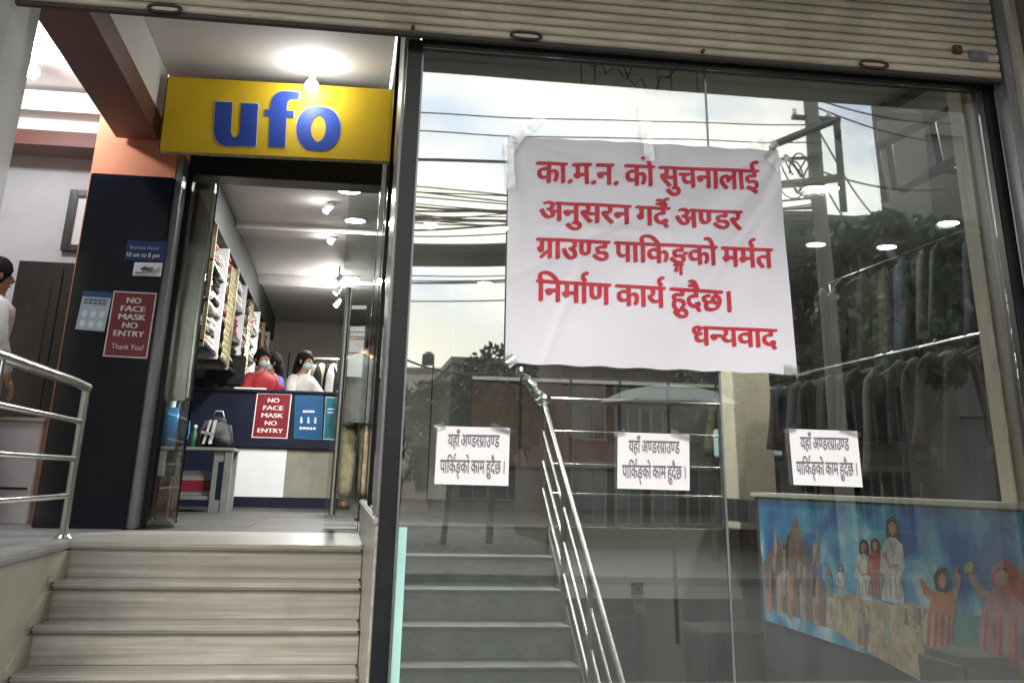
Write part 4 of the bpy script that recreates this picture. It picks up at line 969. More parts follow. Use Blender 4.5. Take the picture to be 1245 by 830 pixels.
MB().hexa([(c.x + .0, YT + .075, zt_ + .01), (c.x + .16, YT + .075, zt_ + .01), (c.x + .17, YT + .14, zt_ + .01), (c.x - .01, YT + .14, zt_ + .01), (c.x + .02, YT + .10, zt_ + .13), (c.x + .13, YT + .10, zt_ + .12), (c.x + .14, YT + .17, zt_ + .13), (c.x + .01, YT + .17, zt_ + .13)]).build('front_pocket', 'bag_cloth', bp, bevel=.022, seg=3, smooth='all')
for dx, wd in ((-.10, .022), (-.045, .03)):
    MB().prism([(c.x + dx, YT + .112, zt_ + .03), (c.x + dx + wd, YT + .112, zt_ + .03), (c.x + dx * .7 + wd + .01, YT + .148, zt_ + .24), (c.x + dx * .7 + .01, YT + .148, zt_ + .24)], (0, -1, 0), .006).build('strap', 'bag_light', bp)
MB().tube([(c.x - .04, YT + .22, zt_ + .27), (c.x - .02, YT + .21, zt_ + .32), (c.x + .04, YT + .21, zt_ + .32), (c.x + .06, YT + .22, zt_ + .26)], .008, 6).build('carry_loop', 'bag_light', bp, smooth='all')
MB().prism([(c.x - .12, YT + .115, zt_ + .12), (c.x - .0, YT + .1, zt_ + .10), (c.x - .0, YT + .1, zt_ + .125), (c.x - .12, YT + .115, zt_ + .145)], (0, -1, 0), .006).build('grey_panel', 'bag_light', bp)
for i, (px, py0, py1) in enumerate(((180, 578, 622), (196, 578, 620))):
    Yb = 8.15; x = P(px - 7, py1, Yb).x; x2 = P(px + 7, py1, Yb).x; z1 = P(px, py0, Yb).z
    t = thing('pink_carton', ((x + x2) / 2, Yb, SH), ['left', 'right'][i] + 'hand pink patterned carton on the floor behind the sidelight', 'carton', 'pink cartons')
    MB().box(x, x2, Yb, Yb + .12, SH, z1 - .03).build('carton_body', 'pink_box', t, bevel=.004)
    MB().box(x - .003, x2 + .003, Yb - .003, Yb + .123, z1 - .029, z1).build('lid', 'khaki', t, bevel=.003)

# ------------------------------------------------------------------ lamps
def downlight(px, py, label, zc=2.40, power=14, r=.085, cool=True):
    d = ray(px, py); Y = d.y * (zc - .01) / d.z; p = d * ((zc - .01) / d.z)
    t = thing('downlight', (p.x, p.y, zc), label, 'downlight', 'recessed ceiling downlights')
    MB().lathe((p.x, p.y, zc - .014), [(r + .02, .013), (r + .02, .004), (r, 0), (r, .013)], 24).build('trim_ring', 'white_plastic', t, smooth=True)
    MB().lathe((p.x, p.y, zc - .0165), [(r * .95, 0), (r * .95, .002)], 24).build('lit_disc', 'lamp_cool', t)
    l = bpy.data.lights.new('downlight_glow', 'AREA'); l.shape = 'DISK'; l.size = r * 1.6; l.energy = power; l.color = (1, .97, .92)
    o = bpy.data.objects.new('downlight_glow', l); C.objects.link(o); o.parent = t; o.location = (0, 0, -.03)
    return t
PW = 16
for px, py, lb in ((425, 232, 'upper round downlight seen through the doorway'), (432, 268, 'second round downlight below the upper one in the doorway'), (427, 338, 'far round downlight seen through the doorway above the steel tube'),
                   (523, 273, 'small downlight behind the window left of the banner'), (612, 277, 'downlight half hidden at the left edge of the banner'), (590, 344, 'larger lower downlight left of the banner'),
                   (583, 357, 'smaller lower downlight left of the banner'), (990, 229, 'left lamp of the bright pair right of the banner'), (1006, 229, 'right lamp of the bright pair right of the banner'),
                   (1153, 271, 'downlight at the far right above the coats'), (1078, 300, 'downlight midway between banner and inside pier'), (992, 297, 'dimmer downlight just right of the banner'), (742, 205, 'added downlight, unseen behind the banner, lighting the inner stair and mural'), (1168, 132, 'small bright downlight nearest the window at its top right')):  # lamp behind the banner is an unseen addition that lights stair and mural
    downlight(px, py, lb, power=PW * (1.4 if px == 1168 else 3.8 if px in (425, 432, 427) else 5.0 if px == 742 else 1.8 if px in (990, 1006) else 1), r=.10 if px not in (523, 583, 612, 1168) else .07)
def spot(px, py, Y, label, ang=35):
    p = P(px, py, Y); t = thing('spotlight', (p.x, p.y, 2.4), label, 'spotlight', 'adjustable ceiling spotlights')
    MB().tube([(p.x, p.y, 2.40 - .0), (p.x, p.y, p.z + .05)], .007, 8).build('stem', 'dark_metal', t)
    d = Vector((-.55, -.2, -.8)).normalized(); a = p - d * .05
    MB().tube([a, p + d * .055], [.030, .034], 14).build('lamp_head', 'white_plastic', t, smooth=True)
    MB().tube([p + d * .056, p + d * .058], .028, 12).build('lit_face', 'lamp_cool', t)
    l = bpy.data.lights.new('spot_glow', 'POINT'); l.energy = 1.2 if Y < 13 else 10; l.shadow_soft_size = .04; l.color = (1, .97, .9)
    o = bpy.data.objects.new('spot_glow', l); C.objects.link(o); o.parent = t; q = p + d * .12 - Vector((p.x, p.y, 2.4)); o.location = q
for px, py, Y, lb in ((400, 252, 9.6, 'white spotlight hanging nearest inside the doorway'), (405, 290, 10.8, 'second white spotlight hanging inside the doorway'), (412, 338, 12.8, 'third small spotlight farther into the shop'), (411, 353, 13.4, 'fourth small spotlight farther into the shop'), (411, 368, 14, 'bright farthest spotlight beside the steel tube')):
    spot(px, py, Y, lb)
def bulb(px, py, Y, label, zc, pw):
    p = P(px, py, Y); t = thing('ceiling_bulb', (p.x, p.y, zc), label, 'lamp', 'bare porch bulbs')
    MB().lathe((p.x, p.y, zc - .03), [(.06, .03), (.055, .012), (.03, 0)], 16).build('ceiling_rose', 'white_plastic', t, smooth=True)
    MB().tube([(p.x, p.y, zc - .03), (p.x, p.y, p.z + .05)], .022, 10).build('holder', 'white_plastic', t)
    MB().lathe((p.x, p.y, p.z - .055), [(.01, 0), (.034, .010), (.046, .035), (.042, .062), (.026, .082), (.020, .09)], 18).build('bulb_glass', 'lamp_white', t, smooth='all')
    l = bpy.data.lights.new('bulb_glow', 'POINT'); l.energy = pw; l.color = (.93, .96, 1); l.shadow_soft_size = .045
    o = bpy.data.objects.new('bulb_glow', l); C.objects.link(o); o.parent = t; o.location = (0, -.12, p.z - zc - .08)
bulb(379, 103, 6.62, 'bright bare bulb hanging in front of the yellow sign', 2.585, 2.6)
bulb(40, 86, 6.75, 'bright bulb under the side ceiling left of the beam', 2.585, 30)
# a hanging cable tangle at the window top
wr = thing('loose_wires', (1.35, 4.6, 1.9), 'thin loose wires dangling from the ceiling above the banner', 'wires')
for i, (xa_, xb_, dp) in enumerate(((1.05, 1.45, .20), (1.2, 1.62, .26), (1.35, 1.75, .12), (1.0, 1.3, .12))):
    pts = [(xa_ + (xb_ - xa_) * k / 12, 4.75 + .03 * i, 2.14 - dp * math.sin(math.pi * k / 12) * (1 + .2 * math.sin(k * 2 + i))) for k in range(13)]
    MB().tube(pts, .004, 5).build('wire', 'cable_black', wr)
for x in (1.05, 1.12, 1.45, 1.52, 1.66): MB().tube([(x, 4.75, 2.4), (x + .004, 4.75, 1.86)], .003, 5).build('wire', 'cable_black', wr)

# ================================================================== PEOPLE
def skin(name, verts, edges, radii, mat, parent, root=0, sub=1, smooth=True):
    me = bpy.data.meshes.new(name); me.from_pydata(verts, edges, []); o = bpy.data.objects.new(name, me); C.objects.link(o)
    md = o.modifiers.new('s', 'SKIN'); md.use_smooth_shade = True
    sv = me.skin_vertices[0].data
    for i, r in enumerate(radii): sv[i].radius = (r, r) if not isinstance(r, tuple) else r; sv[i].use_root = (i == root)
    if sub: sm = o.modifiers.new('u', 'SUBSURF'); sm.levels = sub; sm.render_levels = sub
    bpy.context.view_layer.update()
    m2 = bpy.data.meshes.new_from_object(o.evaluated_get(bpy.context.evaluated_depsgraph_get())); m2.name = name
    bpy.data.objects.remove(o); m2.materials.clear(); m2.materials.append(MATS[mat])
    for p in m2.polygons: p.use_smooth = True; p.material_index = 0
    q = bpy.data.objects.new(name, m2); C.objects.link(q); q.parent = parent; return q
def person(loc, rz, label, H=1.66, top='jacket', bottom='khaki', mask=True, arms=None, lean=0., cap=None, longhair=False, seated=False, group=None):
    s = H / 1.7; t = thing('person', loc, label, 'person', group); t.rotation_euler.z = rz
    ln = lambda z: lean * max(0, z - .95)
    def V(x, y, z): return (x * s, (y + ln(z)) * s, z * s)
    hipz = .92; kn = .50
    dz = -.35 if seated else 0
    A = arms or {}
    eL = A.get('eL', (-.25, .02, 1.14)); wL = A.get('wL', (-.25, .12, .92)); eR = A.get('eR', (.25, .02, 1.14)); wR = A.get('wR', (.25, .12, .92))
    J = {'pel': (0, 0, .95), 'wai': (0, 0, 1.08), 'che': (0, .01, 1.28), 'nb': (0, 0, 1.41), 'nk': (0, .01, 1.47), 'h0': (0, .028, 1.53), 'h1': (0, .02, 1.60), 'h2': (0, .0, 1.645),
         'mL': (-.085, 0, 1.40), 'mR': (.085, 0, 1.40), 'sL': (-.165, 0, 1.355), 'sR': (.165, 0, 1.355), 'eL': eL, 'eR': eR, 'wL': wL, 'wR': wR,
         'hL': (-.09, 0, .90), 'hR': (.09, 0, .90), 'kL': (-.10, .02, .50), 'kR': (.10, .03, .50), 'aL': (-.10, -.01, .09), 'aR': (.10, 0, .09), 'tL': (-.11, .13, .03), 'tR': (.11, .14, .03)}
    if seated:
        J.update({'kL': (-.12, .42, .92), 'kR': (.12, .42, .92), 'aL': (-.12, .42, .50), 'aR': (.12, .42, .50), 'tL': (-.12, .54, .45), 'tR': (.12, .54, .45)})
    Rr = {'pel': .125, 'wai': .115, 'che': .13, 'nb': .050, 'nk': .046, 'h0': .066, 'h1': .082, 'h2': .07, 'mL': .055, 'mR': .055, 'sL': .05, 'sR': .05, 'eL': .042, 'eR': .042, 'wL': .027, 'wR': .027,
          'hL': .085, 'hR': .085, 'kL': .056, 'kR': .056, 'aL': .036, 'aR': .036, 'tL': .03, 'tR': .03}
    E = [('pel', 'wai'), ('wai', 'che'), ('che', 'nb'), ('nb', 'nk'), ('nk', 'h0'), ('h0', 'h1'), ('h1', 'h2'), ('nb', 'mL'), ('nb', 'mR'), ('mL', 'sL'), ('mR', 'sR'), ('sL', 'eL'), ('sR', 'eR'), ('eL', 'wL'), ('eR', 'wR'),
         ('pel', 'hL'), ('pel', 'hR'), ('hL', 'kL'), ('hR', 'kR'), ('kL', 'aL'), ('kR', 'aR'), ('aL', 'tL'), ('aR', 'tR')]
    names = list(J); verts = [J[n] for n in names]; radii = [Rr[n] for n in names]; edges = [(names.index(a), names.index(b)) for a, b in E]
    for sd in ('L', 'R'):                       # palm, four fingers and a thumb
        w = Vector(J['w' + sd]); e = Vector(J['e' + sd]); d = (w - e).normalized(); side = d.cross(Vector((0, 0, 1)))
        side = side.normalized() if side.length > .2 else Vector((0, 1, 0)); dn = d.cross(side).normalized(); iw = names.index('w' + sd)
        verts.append(tuple(w + d * .055)); radii.append(.024); ip = len(verts) - 1; edges.append((iw, ip))
        for k in range(4):
            a = w + d * .095 + side * (.027 - .018 * k); l = (.062, .072, .068, .052)[k]
            verts.append(tuple(a)); radii.append(.010); edges.append((ip, len(verts) - 1))
            verts.append(tuple(a + d * l * .6 + dn * .012)); radii.append(.0085); edges.append((len(verts) - 2, len(verts) - 1))
            verts.append(tuple(a + d * l * .9 + dn * .035)); radii.append(.007); edges.append((len(verts) - 2, len(verts) - 1))
        a = w + d * .035 + side * .035; verts.append(tuple(a)); radii.append(.011); edges.append((ip, len(verts) - 1))
        verts.append(tuple(a + d * .035 + side * .018)); radii.append(.009); edges.append((len(verts) - 2, len(verts) - 1))
    ofs = dz
    verts = [V(x, y, z + ofs) for x, y, z in verts]; radii = [r * s for r in radii]
    body = skin('body', verts, edges, radii, 'skin', t)
    def garm(name, ns, ex, mat, grow, cuts=None):
        idx = [n for n in ns]; vv = []; rr = []
        for n in idx: vv.append(V(J[n][0], J[n][1], J[n][2] + ofs)); rr.append(Rr[n] * s + grow)
        ee = [(idx.index(a), idx.index(b)) for a, b in E if a in idx and b in idx]
        return skin(name, vv, ee, rr, mat, t)
    Rr['mL'] = Rr['mR'] = .07; Rr['sL'] = Rr['sR'] = .064; Rr['eL'] = Rr['eR'] = .052; Rr['wL'] = Rr['wR'] = .038; J['sL'] = (-.165, 0, 1.365); J['sR'] = (.165, 0, 1.365)
    for sd in ('L', 'R'): garm('sleeve', ['m' + sd, 's' + sd, 'e' + sd, 'w' + sd], None, top, .020)
    bm = bmesh.new(); rings = []; nn = 20; hs = len(label)
    for z, r in ((.79, .172), (.86, .168), (.95, .165), (1.04, .155), (1.14, .152), (1.24, .166), (1.33, .176), (1.385, .165), (1.42, .118), (1.455, .072)):
        c = Vector(V(0, .005, z + ofs)); ring = []
        for q in range(nn):
            a = 2 * math.pi * q / nn; w = 1 + .035 * math.sin(3 * a + z * 17 + hs) * (1.45 - z) + .02 * math.sin(z * 40 + a * 2)
            ring.append(bm.verts.new((c.x + r * s * 1.04 * w * math.cos(a), c.y + r * s * .86 * w * math.sin(a), c.z + .008 * math.sin(2 * a + hs))))
        rings.append(ring)
    for a, b in zip(rings, rings[1:]):
        for q in range(nn): bm.faces.new((a[q], a[(q + 1) % nn], b[(q + 1) % nn], b[q]))
    me = bpy.data.meshes.new('shirt'); bm.to_mesh(me); bm.free(); me.materials.append(MATS[top])
    for pq in me.polygons: pq.use_smooth = True
    so_ = bpy.data.objects.new('shirt', me); C.objects.link(so_); so_.parent = t
    Rr['pel'] = .11; Rr['hL'] = Rr['hR'] = .078; Rr['aL'] = Rr['aR'] = .055; Rr['kL'] = Rr['kR'] = .068; Rr['wai'] = .095; garm('trousers', ['wai', 'pel', 'hL', 'hR', 'kL', 'kR', 'aL', 'aR'], None, bottom, .020)
    for sd in ('L', 'R'):
        a, b = Vector(V(*[J['a' + sd][i] + (ofs if i == 2 else 0) for i in range(3)])), Vector(V(*[J['t' + sd][i] + (ofs if i == 2 else 0) for i in range(3)]))
        a.z = b.z = max(.045 * s, a.z - .05 * s) if not seated else a.z - .05
        skin('shoe', [tuple(a - Vector((0, .03, 0))), tuple((a + b) / 2), tuple(b + Vector((0, .03, -.01)))], [(0, 1), (1, 2)], [.045 * s, .046 * s, .036 * s], 'shoe', t)
    hc = Vector(V(0, .0, 1.600 + ofs)); hy = .0
    m = MB(); m.ball((hc.x, hc.y - .012 * s, hc.z + .022 * s), (.098 * s, .112 * s, .110 * s), 16)
    geom = m.bm.verts[:] + m.bm.edges[:] + m.bm.faces[:]
    bmesh.ops.bisect_plane(m.bm, geom=geom, plane_co=(hc.x, hc.y + .050 * s, hc.z - .012), plane_no=(0, 1, -.75), clear_outer=True)
    for v in m.bm.verts: v.co += (v.co - hc).normalized() * (random.uniform(-.005, .006) + .010 * math.sin(v.co.x * 60 + v.co.z * 45 + len(label)) * math.sin(v.co.y * 50))
    h = m.build('hair', cap or 'hair', None, smooth='all'); h.parent = t
    if longhair:
        h2 = MB().tube([(hc.x, hc.y - .07 * s, hc.z + .04), (hc.x, hc.y - .10 * s, hc.z - .10), (hc.x, hc.y - .11 * s, hc.z - .26), (hc.x, hc.y - .10 * s, hc.z - .34)], [.06, .07, .055, .02], 12).build('ponytail', 'hair', None, smooth='all'); h2.parent = t
    if cap:
        b = MB().tube([(hc.x, hc.y + .06, hc.z + .05), (hc.x, hc.y + .15, hc.z + .035)], [.07, .05], 12).build('cap_peak', cap, None); b.parent = t; b.scale.z = 1
    for q in (-1, 1):
        e_ = MB().ball((hc.x + q * .032 * s, hc.y + .080 * s, hc.z + .003), .008 * s, 8).build('eye', 'shop_wall', None, smooth='all'); e_.parent = t
        pu = MB().ball((hc.x + q * .032 * s, hc.y + .085 * s, hc.z + .003), .0052 * s, 6).build('pupil', 'hair', None); pu.parent = e_
        er = MB().ball((hc.x + q * .085 * s, hc.y + .0, hc.z - .005), (.014 * s, .02 * s, .032 * s), 8).build('ear', 'skin', None, smooth='all'); er.parent = t
    no = MB().tube([(hc.x, hc.y + .088 * s, hc.z + .005), (hc.x, hc.y + .108 * s, hc.z - .03 * s), (hc.x, hc.y + .088 * s, hc.z - .04 * s)], [.007, .013, .01], 8).build('nose', 'skin', None, smooth='all'); no.parent = t
    if mask:
        m = MB(); m.ball((hc.x, hc.y + .045 * s, hc.z - .055 * s), (.066 * s, .072 * s, .050 * s), 14); k = m.build('face_mask', 'mask_blue', None, smooth='all'); k.parent = t
    else:
        k = MB().ball((hc.x, hc.y + .088 * s, hc.z - .065 * s), (.022 * s, .008 * s, .006 * s), 8).build('mouth', 'red_cloth', None, smooth='all'); k.parent = t
    return t
# man standing at the right of the doorway, back towards the street
p = P(431, 620, 11.3)
person((p.x - .02, 11.3, SH), rad(-25), 'man in dark jacket and khaki trousers standing at the right of the doorway', H=1.78, top='jacket', bottom='khaki', mask=False,
       arms={'eL': (-.27, .03, 1.16), 'wL': (-.20, .22, 1.12), 'eR': (.27, .03, 1.16), 'wR': (.20, .24, 1.14)})
tsp = P(318, 450, 12.75)
person((tsp.x, 12.75, SH), rad(215), 'cashier in red shirt and face mask behind the counter', H=1.68, top='red_cloth', bottom='jacket', seated=False, arms={'eL': (-.27, .10, 1.14), 'wL': (-.10, .30, 1.10), 'eR': (.27, .10, 1.14), 'wR': (.10, .30, 1.10)})
q = P(336, 445, 13.1)
person((q.x, 13.15, SH), rad(118), 'person in bright blue top beside the red shirted cashier', H=1.68, top='blue_cloth', bottom='jacket', longhair=True, lean=.1)
q = P(361, 445, 12.8)
person((q.x, 12.9, SH), rad(232), 'woman in white top and mask leaning behind the counter', H=1.68, top='white_cloth', bottom='jacket', longhair=True, lean=.18, arms={'eL': (-.30, .16, 1.16), 'wL': (-.24, .34, 1.05), 'eR': (.30, .16, 1.16), 'wR': (.20, .34, 1.05)})
q = P(381, 445, 14.2)
person((q.x, 14.4, SH), rad(80), 'shopper in grey clothes farther behind the woman in white', H=1.62, top='jacket', bottom='jacket')
q = P(396, 450, 14.8)
person((q.x, 15.1, SH), rad(20), 'shopper in pale top standing farthest back near the steel tube', H=1.60, top='mask_blue', bottom='jacket', mask=False, longhair=True)
# person at the far left edge
q = P(2, 480, 6.9)
person((q.x - .17, 6.95, SH), rad(-60), 'person in pale shirt cut off by the left edge behind the railing', H=1.55, top='white_cloth', bottom='jacket', mask=False)

# ================================================================== THE STREET BEHIND THE CAMERA (seen mirrored in the window)
def windows_on(bld, x0, x1, zs, w, h, nx, y, depth, mat='window_dark', fr='sign_white'):
    for z in zs:
        for i in range(nx):
            cx = x0 + (x1 - x0) * (i + .5) / nx
            f = MB()
            for q in ((cx - w / 2 - .06, cx - w / 2, z, z + h), (cx + w / 2, cx + w / 2 + .06, z, z + h), (cx - w / 2, cx + w / 2, z - .06, z), (cx - w / 2, cx + w / 2, z + h, z + h + .06), (cx - .02, cx + .02, z, z + h)):
                f.box(q[0], q[1], y - .0, y + .07, q[2], q[3])
            fo = f.build('window', fr, bld)
            g = MB().box(cx - w / 2, cx + w / 2, y + .004, y + .02, z + .001, z + h - .001).build('pane', mat, fo); g.matrix_parent_inverse = Matrix(); g.parent = fo
            g.matrix_parent_inverse = fo.matrix_basis.inverted() if False else Matrix()
def fixsub():
    pass
def building(name, xa, xb, ya, yb_, z1, mat, label, nx, floors, w=1.1, h=1.3, fr='concrete', bal=False):
    """street front faces +Y at y = yb_"""
    b = thing(name, ((xa + xb) / 2, (ya + yb_) / 2, GZ), label, 'building')
    MB().box(xa, xb, ya, yb_, GZ, z1).build('wall', mat, b)
    MB().box(xa - .1, xb + .1, ya, yb_ + .12, z1 + .001, z1 + .25).build('parapet', 'concrete', b)
    fh = (z1 - GZ) / floors
    for k in range(floors):
        z = GZ + fh * k
        if k: MB().box(xa - .02, xb + .02, yb_ + .001, yb_ + .10, z - .10, z + .05).build('floor_band', 'concrete', b)
        windows_on(b, xa + .3, xb - .3, [z + fh * .3], w, h, nx, yb_ + .003, .1, fr=fr)
        if bal and k:
            MB().box(xa + .4, xb - .4, yb_ + .102, yb_ + 1.1, z - .12, z).build('balcony_slab', 'concrete', b)
            for zz in (.45, .9): MB().tube([(xa + .42, yb_ + 1.06, z + zz), (xb - .42, yb_ + 1.06, z + zz)], .025, 6).build('balcony_rail', 'dark_metal', b)
            for i in range(8): x = xa + .42 + (xb - xa - .84) * i / 7; MB().tube([(x, yb_ + 1.06, z), (x, yb_ + 1.06, z + .9)], .02, 6).build('balcony_post', 'dark_metal', b)
    return b
# tall block mirrored at the right
v = 20
xL = R_(1066, 200, -14.6).x
tb_ = building('street_building', xL, xL + 12, -14.6, -12.4, 13.5, 'grey_plaster', 'tall grey plaster building opposite with steel balcony frames mirrored at the right', 5, 5, bal=False)
fr_ = thing('scaffold', (xL + 2, -11.2, GZ), 'dark steel frame structure fixed before the tall grey building', 'scaffold')
for i, x in enumerate((xL + .05, xL + .95, xL + 3.2, xL + 5.2)):
    MB().box(x, x + .16, -11.0, -10.84, GZ, 8.6 - .3 * i).build('upright', 'dark_metal', fr_)
    MB().box(x + .01, x + .15, -12.2, -11.002, 5.2, 5.34).build('bracket', 'dark_metal', fr_)
for z in (3.9, 5.6, 7.3): MB().box(xL + .211, xL + 5.2, -11.02, -10.90, z, z + .13).build('crossbar', 'dark_metal', fr_)
for (a_, b_, c_, d_) in ((xL + .2, 3.0, xL + 3.2, 4.9), (xL + .2, 5.2, xL + 3.2, 7.2), (xL + 3.2, 4.4, xL + 5.2, 6.2)):
    MB().slab([(a_, -10.83, b_), (c_, -10.83, d_), (c_, -10.83, d_ + .14), (a_, -10.83, b_ + .14)], (0, 1, 0), .06).build('diagonal_brace', 'dark_metal', fr_)
xm0 = R_(1000, 265, -16).x; xm1 = R_(1068, 265, -16).x
building('street_building', R_(930, 275, -16).x, xL + 1.5, -24, -16.4, R_(1030, 268, -16).z, 'brick', 'lower dark brick building mirrored just right of the banner', 4, 4)
building('street_building', R_(690, 470, -18).x, R_(925, 470, -18).x, -26, -18.4, R_(760, 445, -18).z + 1.6, 'brick', 'red brick house mirrored below the middle of the banner', 5, 3)
building('street_building', R_(640, 470, -34).x - 3, R_(690, 470, -34).x, -44, -34, R_(650, 445, -34).z, 'grey_plaster', 'distant grey house mirrored beside the large tree', 3, 2)
building('street_building', R_(480, 470, -46).x - 12, R_(560, 470, -46).x, -56, -46, R_(500, 452, -46).z, 'cream_paint', 'far pale low house under the water tank', 6, 2)
building('street_building', -30, R_(470, 470, -20).x - 6, -30, -18.4, 6.5, 'cream_paint', 'cream apartment house down the street on the left', 6, 3)
wt = thing('water_tank', R_(521, 455, -45), 'dark round water tank on a stand above the far roofs', 'water tank')
c = R_(521, 452, -45)
MB().lathe((c.x, -46.5, c.z + .5), [(.28, 0), (.32, .06), (.32, .5), (.2, .62), (.08, .66)], 16).build('tank_body', 'dark_metal', wt, smooth=True)
for dx in (-.35, .25): MB().box(c.x + dx, c.x + dx + .1, -46.6, -46.5, c.z - .3, c.z + .5).build('leg', 'dark_metal', wt)
def tree(px, ptop, pbot, Y, wpx, label, nleaf=2600, seed=1):
    rnd = random.Random(seed); top = R_(px, ptop, Y); w = abs(R_(px + wpx / 2, ptop, Y).x - R_(px - wpx / 2, ptop, Y).x) / 2
    base = Vector((top.x, Y, GZ)); t = thing('street_tree', base, label, 'tree', 'trees across the street'); H = top.z - GZ
    b = MB(); b.tube([base, base + Vector((.1, 0, H * .35)), base + Vector((-.05, .1, H * .7))], [.020 * H, .015 * H, .008 * H], 9)
    br = []
    for i in range(9):
        a = i * 2.4; z = H * (.3 + .05 * i); e = Vector((math.cos(a) * w * .65, math.sin(a) * w * .65, z + H * .22))
        b.tube([base + Vector((0, 0, z)), base + (e + Vector((0, 0, z))) * .5, base + e], [.014 * H, .008 * H, .003 * H], 6); br.append(e)
    b.build('trunk', 'bark', t, smooth=True)
    clumps = [(br[i % 9] + Vector((rnd.gauss(0, w * .25), rnd.gauss(0, w * .25), rnd.gauss(H * .05, H * .07))), rnd.uniform(.22, .42) * w) for i in range(26)]
    vs = []; fs = []
    for i in range(nleaf):
        c, r = clumps[i % 26]; d = Vector((rnd.gauss(0, 1), rnd.gauss(0, 1), rnd.gauss(0, .8))); d = d.normalized() * r * rnd.uniform(.5, 1.1); p = base + c + d
        if p.z > top.z: p.z = top.z - rnd.uniform(0, .5)
        s = rnd.uniform(.10, .2) * (H / 8); u = Vector((rnd.gauss(0, 1), rnd.gauss(0, 1), rnd.gauss(0, 1))).normalized(); v_ = u.orthogonal().normalized()
        n = len(vs); vs += [p + u * s, p + v_ * s * .6, p - u * s, p - v_ * s * .6]; fs.append((n, n + 1, n + 2, n + 3))
    me = bpy.data.meshes.new('crown'); me.from_pydata([tuple(v) for v in vs], [], fs); me.materials.append(MATS['leaf'])
    o = bpy.data.objects.new('crown', me); C.objects.link(o); o.parent = t; o.matrix_parent_inverse = Matrix.Translation(-base)
tree(600, 425, 560, -20, 120, 'large dark tree whose crown is mirrored left of the banner foot', 4200, 1)
tree(545, 462, 560, -19, 110, 'lower bushy tree mirrored left of the window notices', 3600, 2)
tree(488, 466, 560, -22, 90, 'tree mirrored at the far left edge of the window', 3000, 3)
tree(650, 440, 560, -24, 100, 'tree mirrored directly behind the banner foot', 3000, 4)
tree(860, 452, 560, -15, 90, 'tree mirrored below the banner near the cream column', 3000, 5)
tree(975, 272, 560, -14, 110, 'tall street tree mirrored dark right of the banner', 5000, 6)
tree(1085, 268, 560, -10.4, 120, 'broad street tree mirrored before the tall grey building', 5200, 7)
tree(1170, 262, 560, -10.2, 110, 'rightmost street tree mirrored above the coats', 5000, 8)
# utility poles and cables
def pole(px, Y, z1, label, r=.14):
    b = R_(px, 200, Y); t = thing('utility_pole', (b.x, Y, GZ), label, 'utility pole')
    MB().tube([(b.x, Y, GZ), (b.x, Y, z1)], [r, r * .8], 14).build('shaft', 'concrete', t, smooth=True)
    MB().box(b.x - .35, b.x + .35, Y - .05, Y + .05, z1 - .4, z1 - .33).build('crossarm', 'dark_metal', t)
    for x in (-.3, .3): MB().lathe((b.x + x, Y, z1 - .329), [(.03, 0), (.045, .04), (.03, .08), (.04, .11)], 8).build('insulator', 'bottle_white', t)
    return b
pb = pole(992, -7.6, R_(992, 120, -7.6).z, 'tall concrete utility pole mirrored right of the banner', .15)
ub = thing('transformer_bracket', (pb.x - .3, -7.6, 3.5), 'dark steel bracket frame with coiled cables on the utility pole', 'bracket')
z0_ = R_(960, 245, -7.4).z; z1_ = R_(960, 180, -7.4).z; xl2 = R_(940, 200, -7.4).x
for q in (((xl2, -7.35, z0_), (xl2, -7.35, z1_)), ((xl2, -7.35, z1_), (pb.x + .35, -7.35, z1_ + .55)), ((xl2, -7.35, z0_ + .25), (pb.x + .3, -7.35, z0_ + .45)), ((pb.x + .3, -7.35, z0_ - .1), (pb.x + .3, -7.35, z1_ + .55))):
    MB().tube(q, .065, 4).build('frame_bar', 'dark_metal', ub)
for i in range(6):
    c0 = Vector((xl2 + .25 + .07 * i, -7.3, z0_ + .35 + .03 * i)); MB().tube([c0 + Vector((.22 * math.cos(a + i), .02 * math.sin(a * 2), .33 * math.sin(a) + .02 * math.sin(3 * a + i))) for a in [k * math.pi / 9 for k in range(17)]], .014, 5).build('cable_coil', 'cable_black', ub)
pole(430, -8.2, 6.5, 'pale utility pole down the street left of the doorway', .15)
rnd = random.Random(11)
CN = [0]
def cable(p, q, sag, r, label=None, n=22):
    label = label or nth(CN[0]) + (' thick' if r > .04 else ' thin' if r < .015 else '') + ' black cable in the bundle strung along the street'; CN[0] += 1
    pts = [Vector(p).lerp(Vector(q), k / n) - Vector((0, 0, sag * 4 * (k / n) * (1 - k / n))) for k in range(n + 1)]
    return tag(MB().tube(pts, r, 5).build('overhead_cable', 'cable_black', smooth='all'), label, 'cable', 'overhead cables along the street')
for py, r in ((128, .012), (150, .012), (186, .028)):
    a = R_(480, py, -7.4); b = R_(990, py + 24 if py != 186 else py + 6, -7.4); d = (b - a); cable(a - d * .6, b + d * .02, .12, r)
for i in range(19):
    py = rnd.uniform(205, 268); a = R_(480, py, -7.4); b = R_(990, rnd.uniform(215, 275), -7.4); d = b - a
    cable(a - d * .6, b, rnd.uniform(.15, .5), rnd.choice((.010, .012, .018)))
for i in range(7):
    a = R_(480, 288 + i * 2.1, -7.5 - .02 * i); b = R_(990, 290 + i * 1.8, -7.5); d = b - a; cable(a - d * .6, b, .12 + .02 * i, .045)
for i in range(6):
    a = R_(480, 302 + i * 7, -7.6); b = R_(990, 300 + i * 4, -7.6); d = b - a; cable(a - d * .6, b, rnd.uniform(.1, .5), .010)
for a_, b_ in (((990, 200), (1075, 330)), ((990, 150), (1066, 265)), ((990, 120), (1160, 150)), ((992, 130), (1160, 175)), ((990, 205), (1150, 230)), ((470, 425), (600, 452))):
    Yq = -7.5; cable(R_(*a_, Yq), R_(*b_, -10.5), .15, .016)
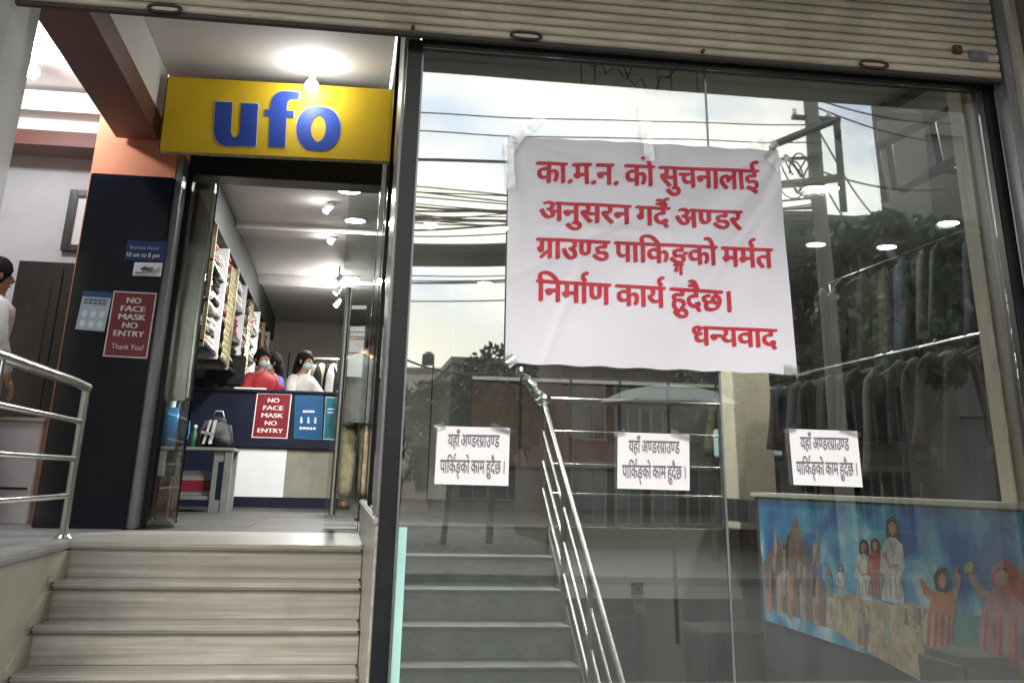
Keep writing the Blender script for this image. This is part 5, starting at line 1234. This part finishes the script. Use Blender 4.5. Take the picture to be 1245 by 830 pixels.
# vehicles and umbrella
def wheel(x, y, r, w, parent):
    b = MB(); b.tube([(x - w / 2, y, GZ - .13 + r), (x + w / 2, y, GZ - .13 + r)], r, 20)
    ty = b.build('wheel', 'rubber', parent, smooth=True)
    return ty
def car(x, y, L_, Wd, H_, mat, label, van=False):
    t = thing('parked_car', (x, y, GZ - .13), label, 'car'); g = GZ - .13
    prof = [(-L_ / 2, .35), (-L_ / 2, .85), (-L_ * .44, .98), (-L_ * .26, 1.02), (-L_ * .14, H_ * .97), (L_ * .02, H_), (L_ * .3, H_ * .985), (L_ * .44, 1.05), (L_ / 2, .98), (L_ / 2, .35)]
    if van: prof = [(-L_ / 2, .35), (-L_ / 2, .95), (-L_ * .42, 1.1), (-L_ * .30, H_ * .97), (-L_ * .2, H_), (L_ * .47, H_), (L_ / 2, H_ * .93), (L_ / 2, .35)]
    MB().prism([(x + a, y - Wd / 2, g + b) for a, b in prof], (0, 1, 0), Wd).build('body', mat, t, bevel=.05, seg=3, smooth=True)
    gl = [(-L_ * .22, 1.06), (-L_ * .135, H_ * .93), (-.02, H_ * .95), (-.02, 1.06)]
    for pts in (gl, [(.04, 1.06), (.04, H_ * .95), (L_ * .27, H_ * .93), (L_ * .36, 1.08)]):
        MB().prism([(x + a, y + Wd / 2 + .001, g + b) for a, b in pts], (0, 1, 0), .012).build('side_window', 'window_dark', t)
    for a in (-L_ * .3, L_ * .3):
        for s in (-1, 1):
            yy = y + s * (Wd / 2 - .08); b = MB().tube([(x + a, yy - .1, g + .32), (x + a, yy + .1, g + .32)], .32, 22); wh = b.build('wheel', 'rubber', t, smooth=True)
            b = MB().tube([(x + a, yy - .105, g + .32), (x + a, yy + .105, g + .32)], .19, 16); rim = b.build('rim', 'steel', wh)
    MB().box(x - L_ / 2 - .012, x - L_ / 2 - .001, y + Wd / 2 - .45, y + Wd / 2 - .1, g + .65, g + .8).build('headlight', 'sign_white', t)
    MB().box(x - L_ / 2 - .012, x - L_ / 2 - .001, y - Wd / 2 + .1, y - Wd / 2 + .45, g + .65, g + .8).build('headlight', 'sign_white', t)
    return t
up_ = R_(815, 468, -4.2)
um = thing('street_umbrella', (up_.x, -4.2, GZ), 'pale market umbrella opened over the street stall opposite the window', 'umbrella')
b = MB(); b.lathe((up_.x, -4.2, up_.z), [(.85, -.22), (.78, -.18), (.55, -.08), (.27, -.02), (.03, 0)], 8); b.build('canopy', 'umbrella_cloth', um)
for k in range(8):
    a = 2 * math.pi * k / 8; MB().tube([(up_.x, -4.2, up_.z + .004), (up_.x + (.84) * math.cos(a), -4.2 + .84 * math.sin(a), up_.z - .215)], .012, 5).build('rib', 'dark_metal', um)
MB().tube([(up_.x, -4.2, GZ - .13), (up_.x, -4.2, up_.z - .02)], .022, 10).build('shaft', 'dark_metal', um)
# kerb
kb_ = struct(MB().box(-60, 60, -1.2, -1.05, GZ - .2, GZ + .004).build('kerb', 'concrete', bevel=.02))
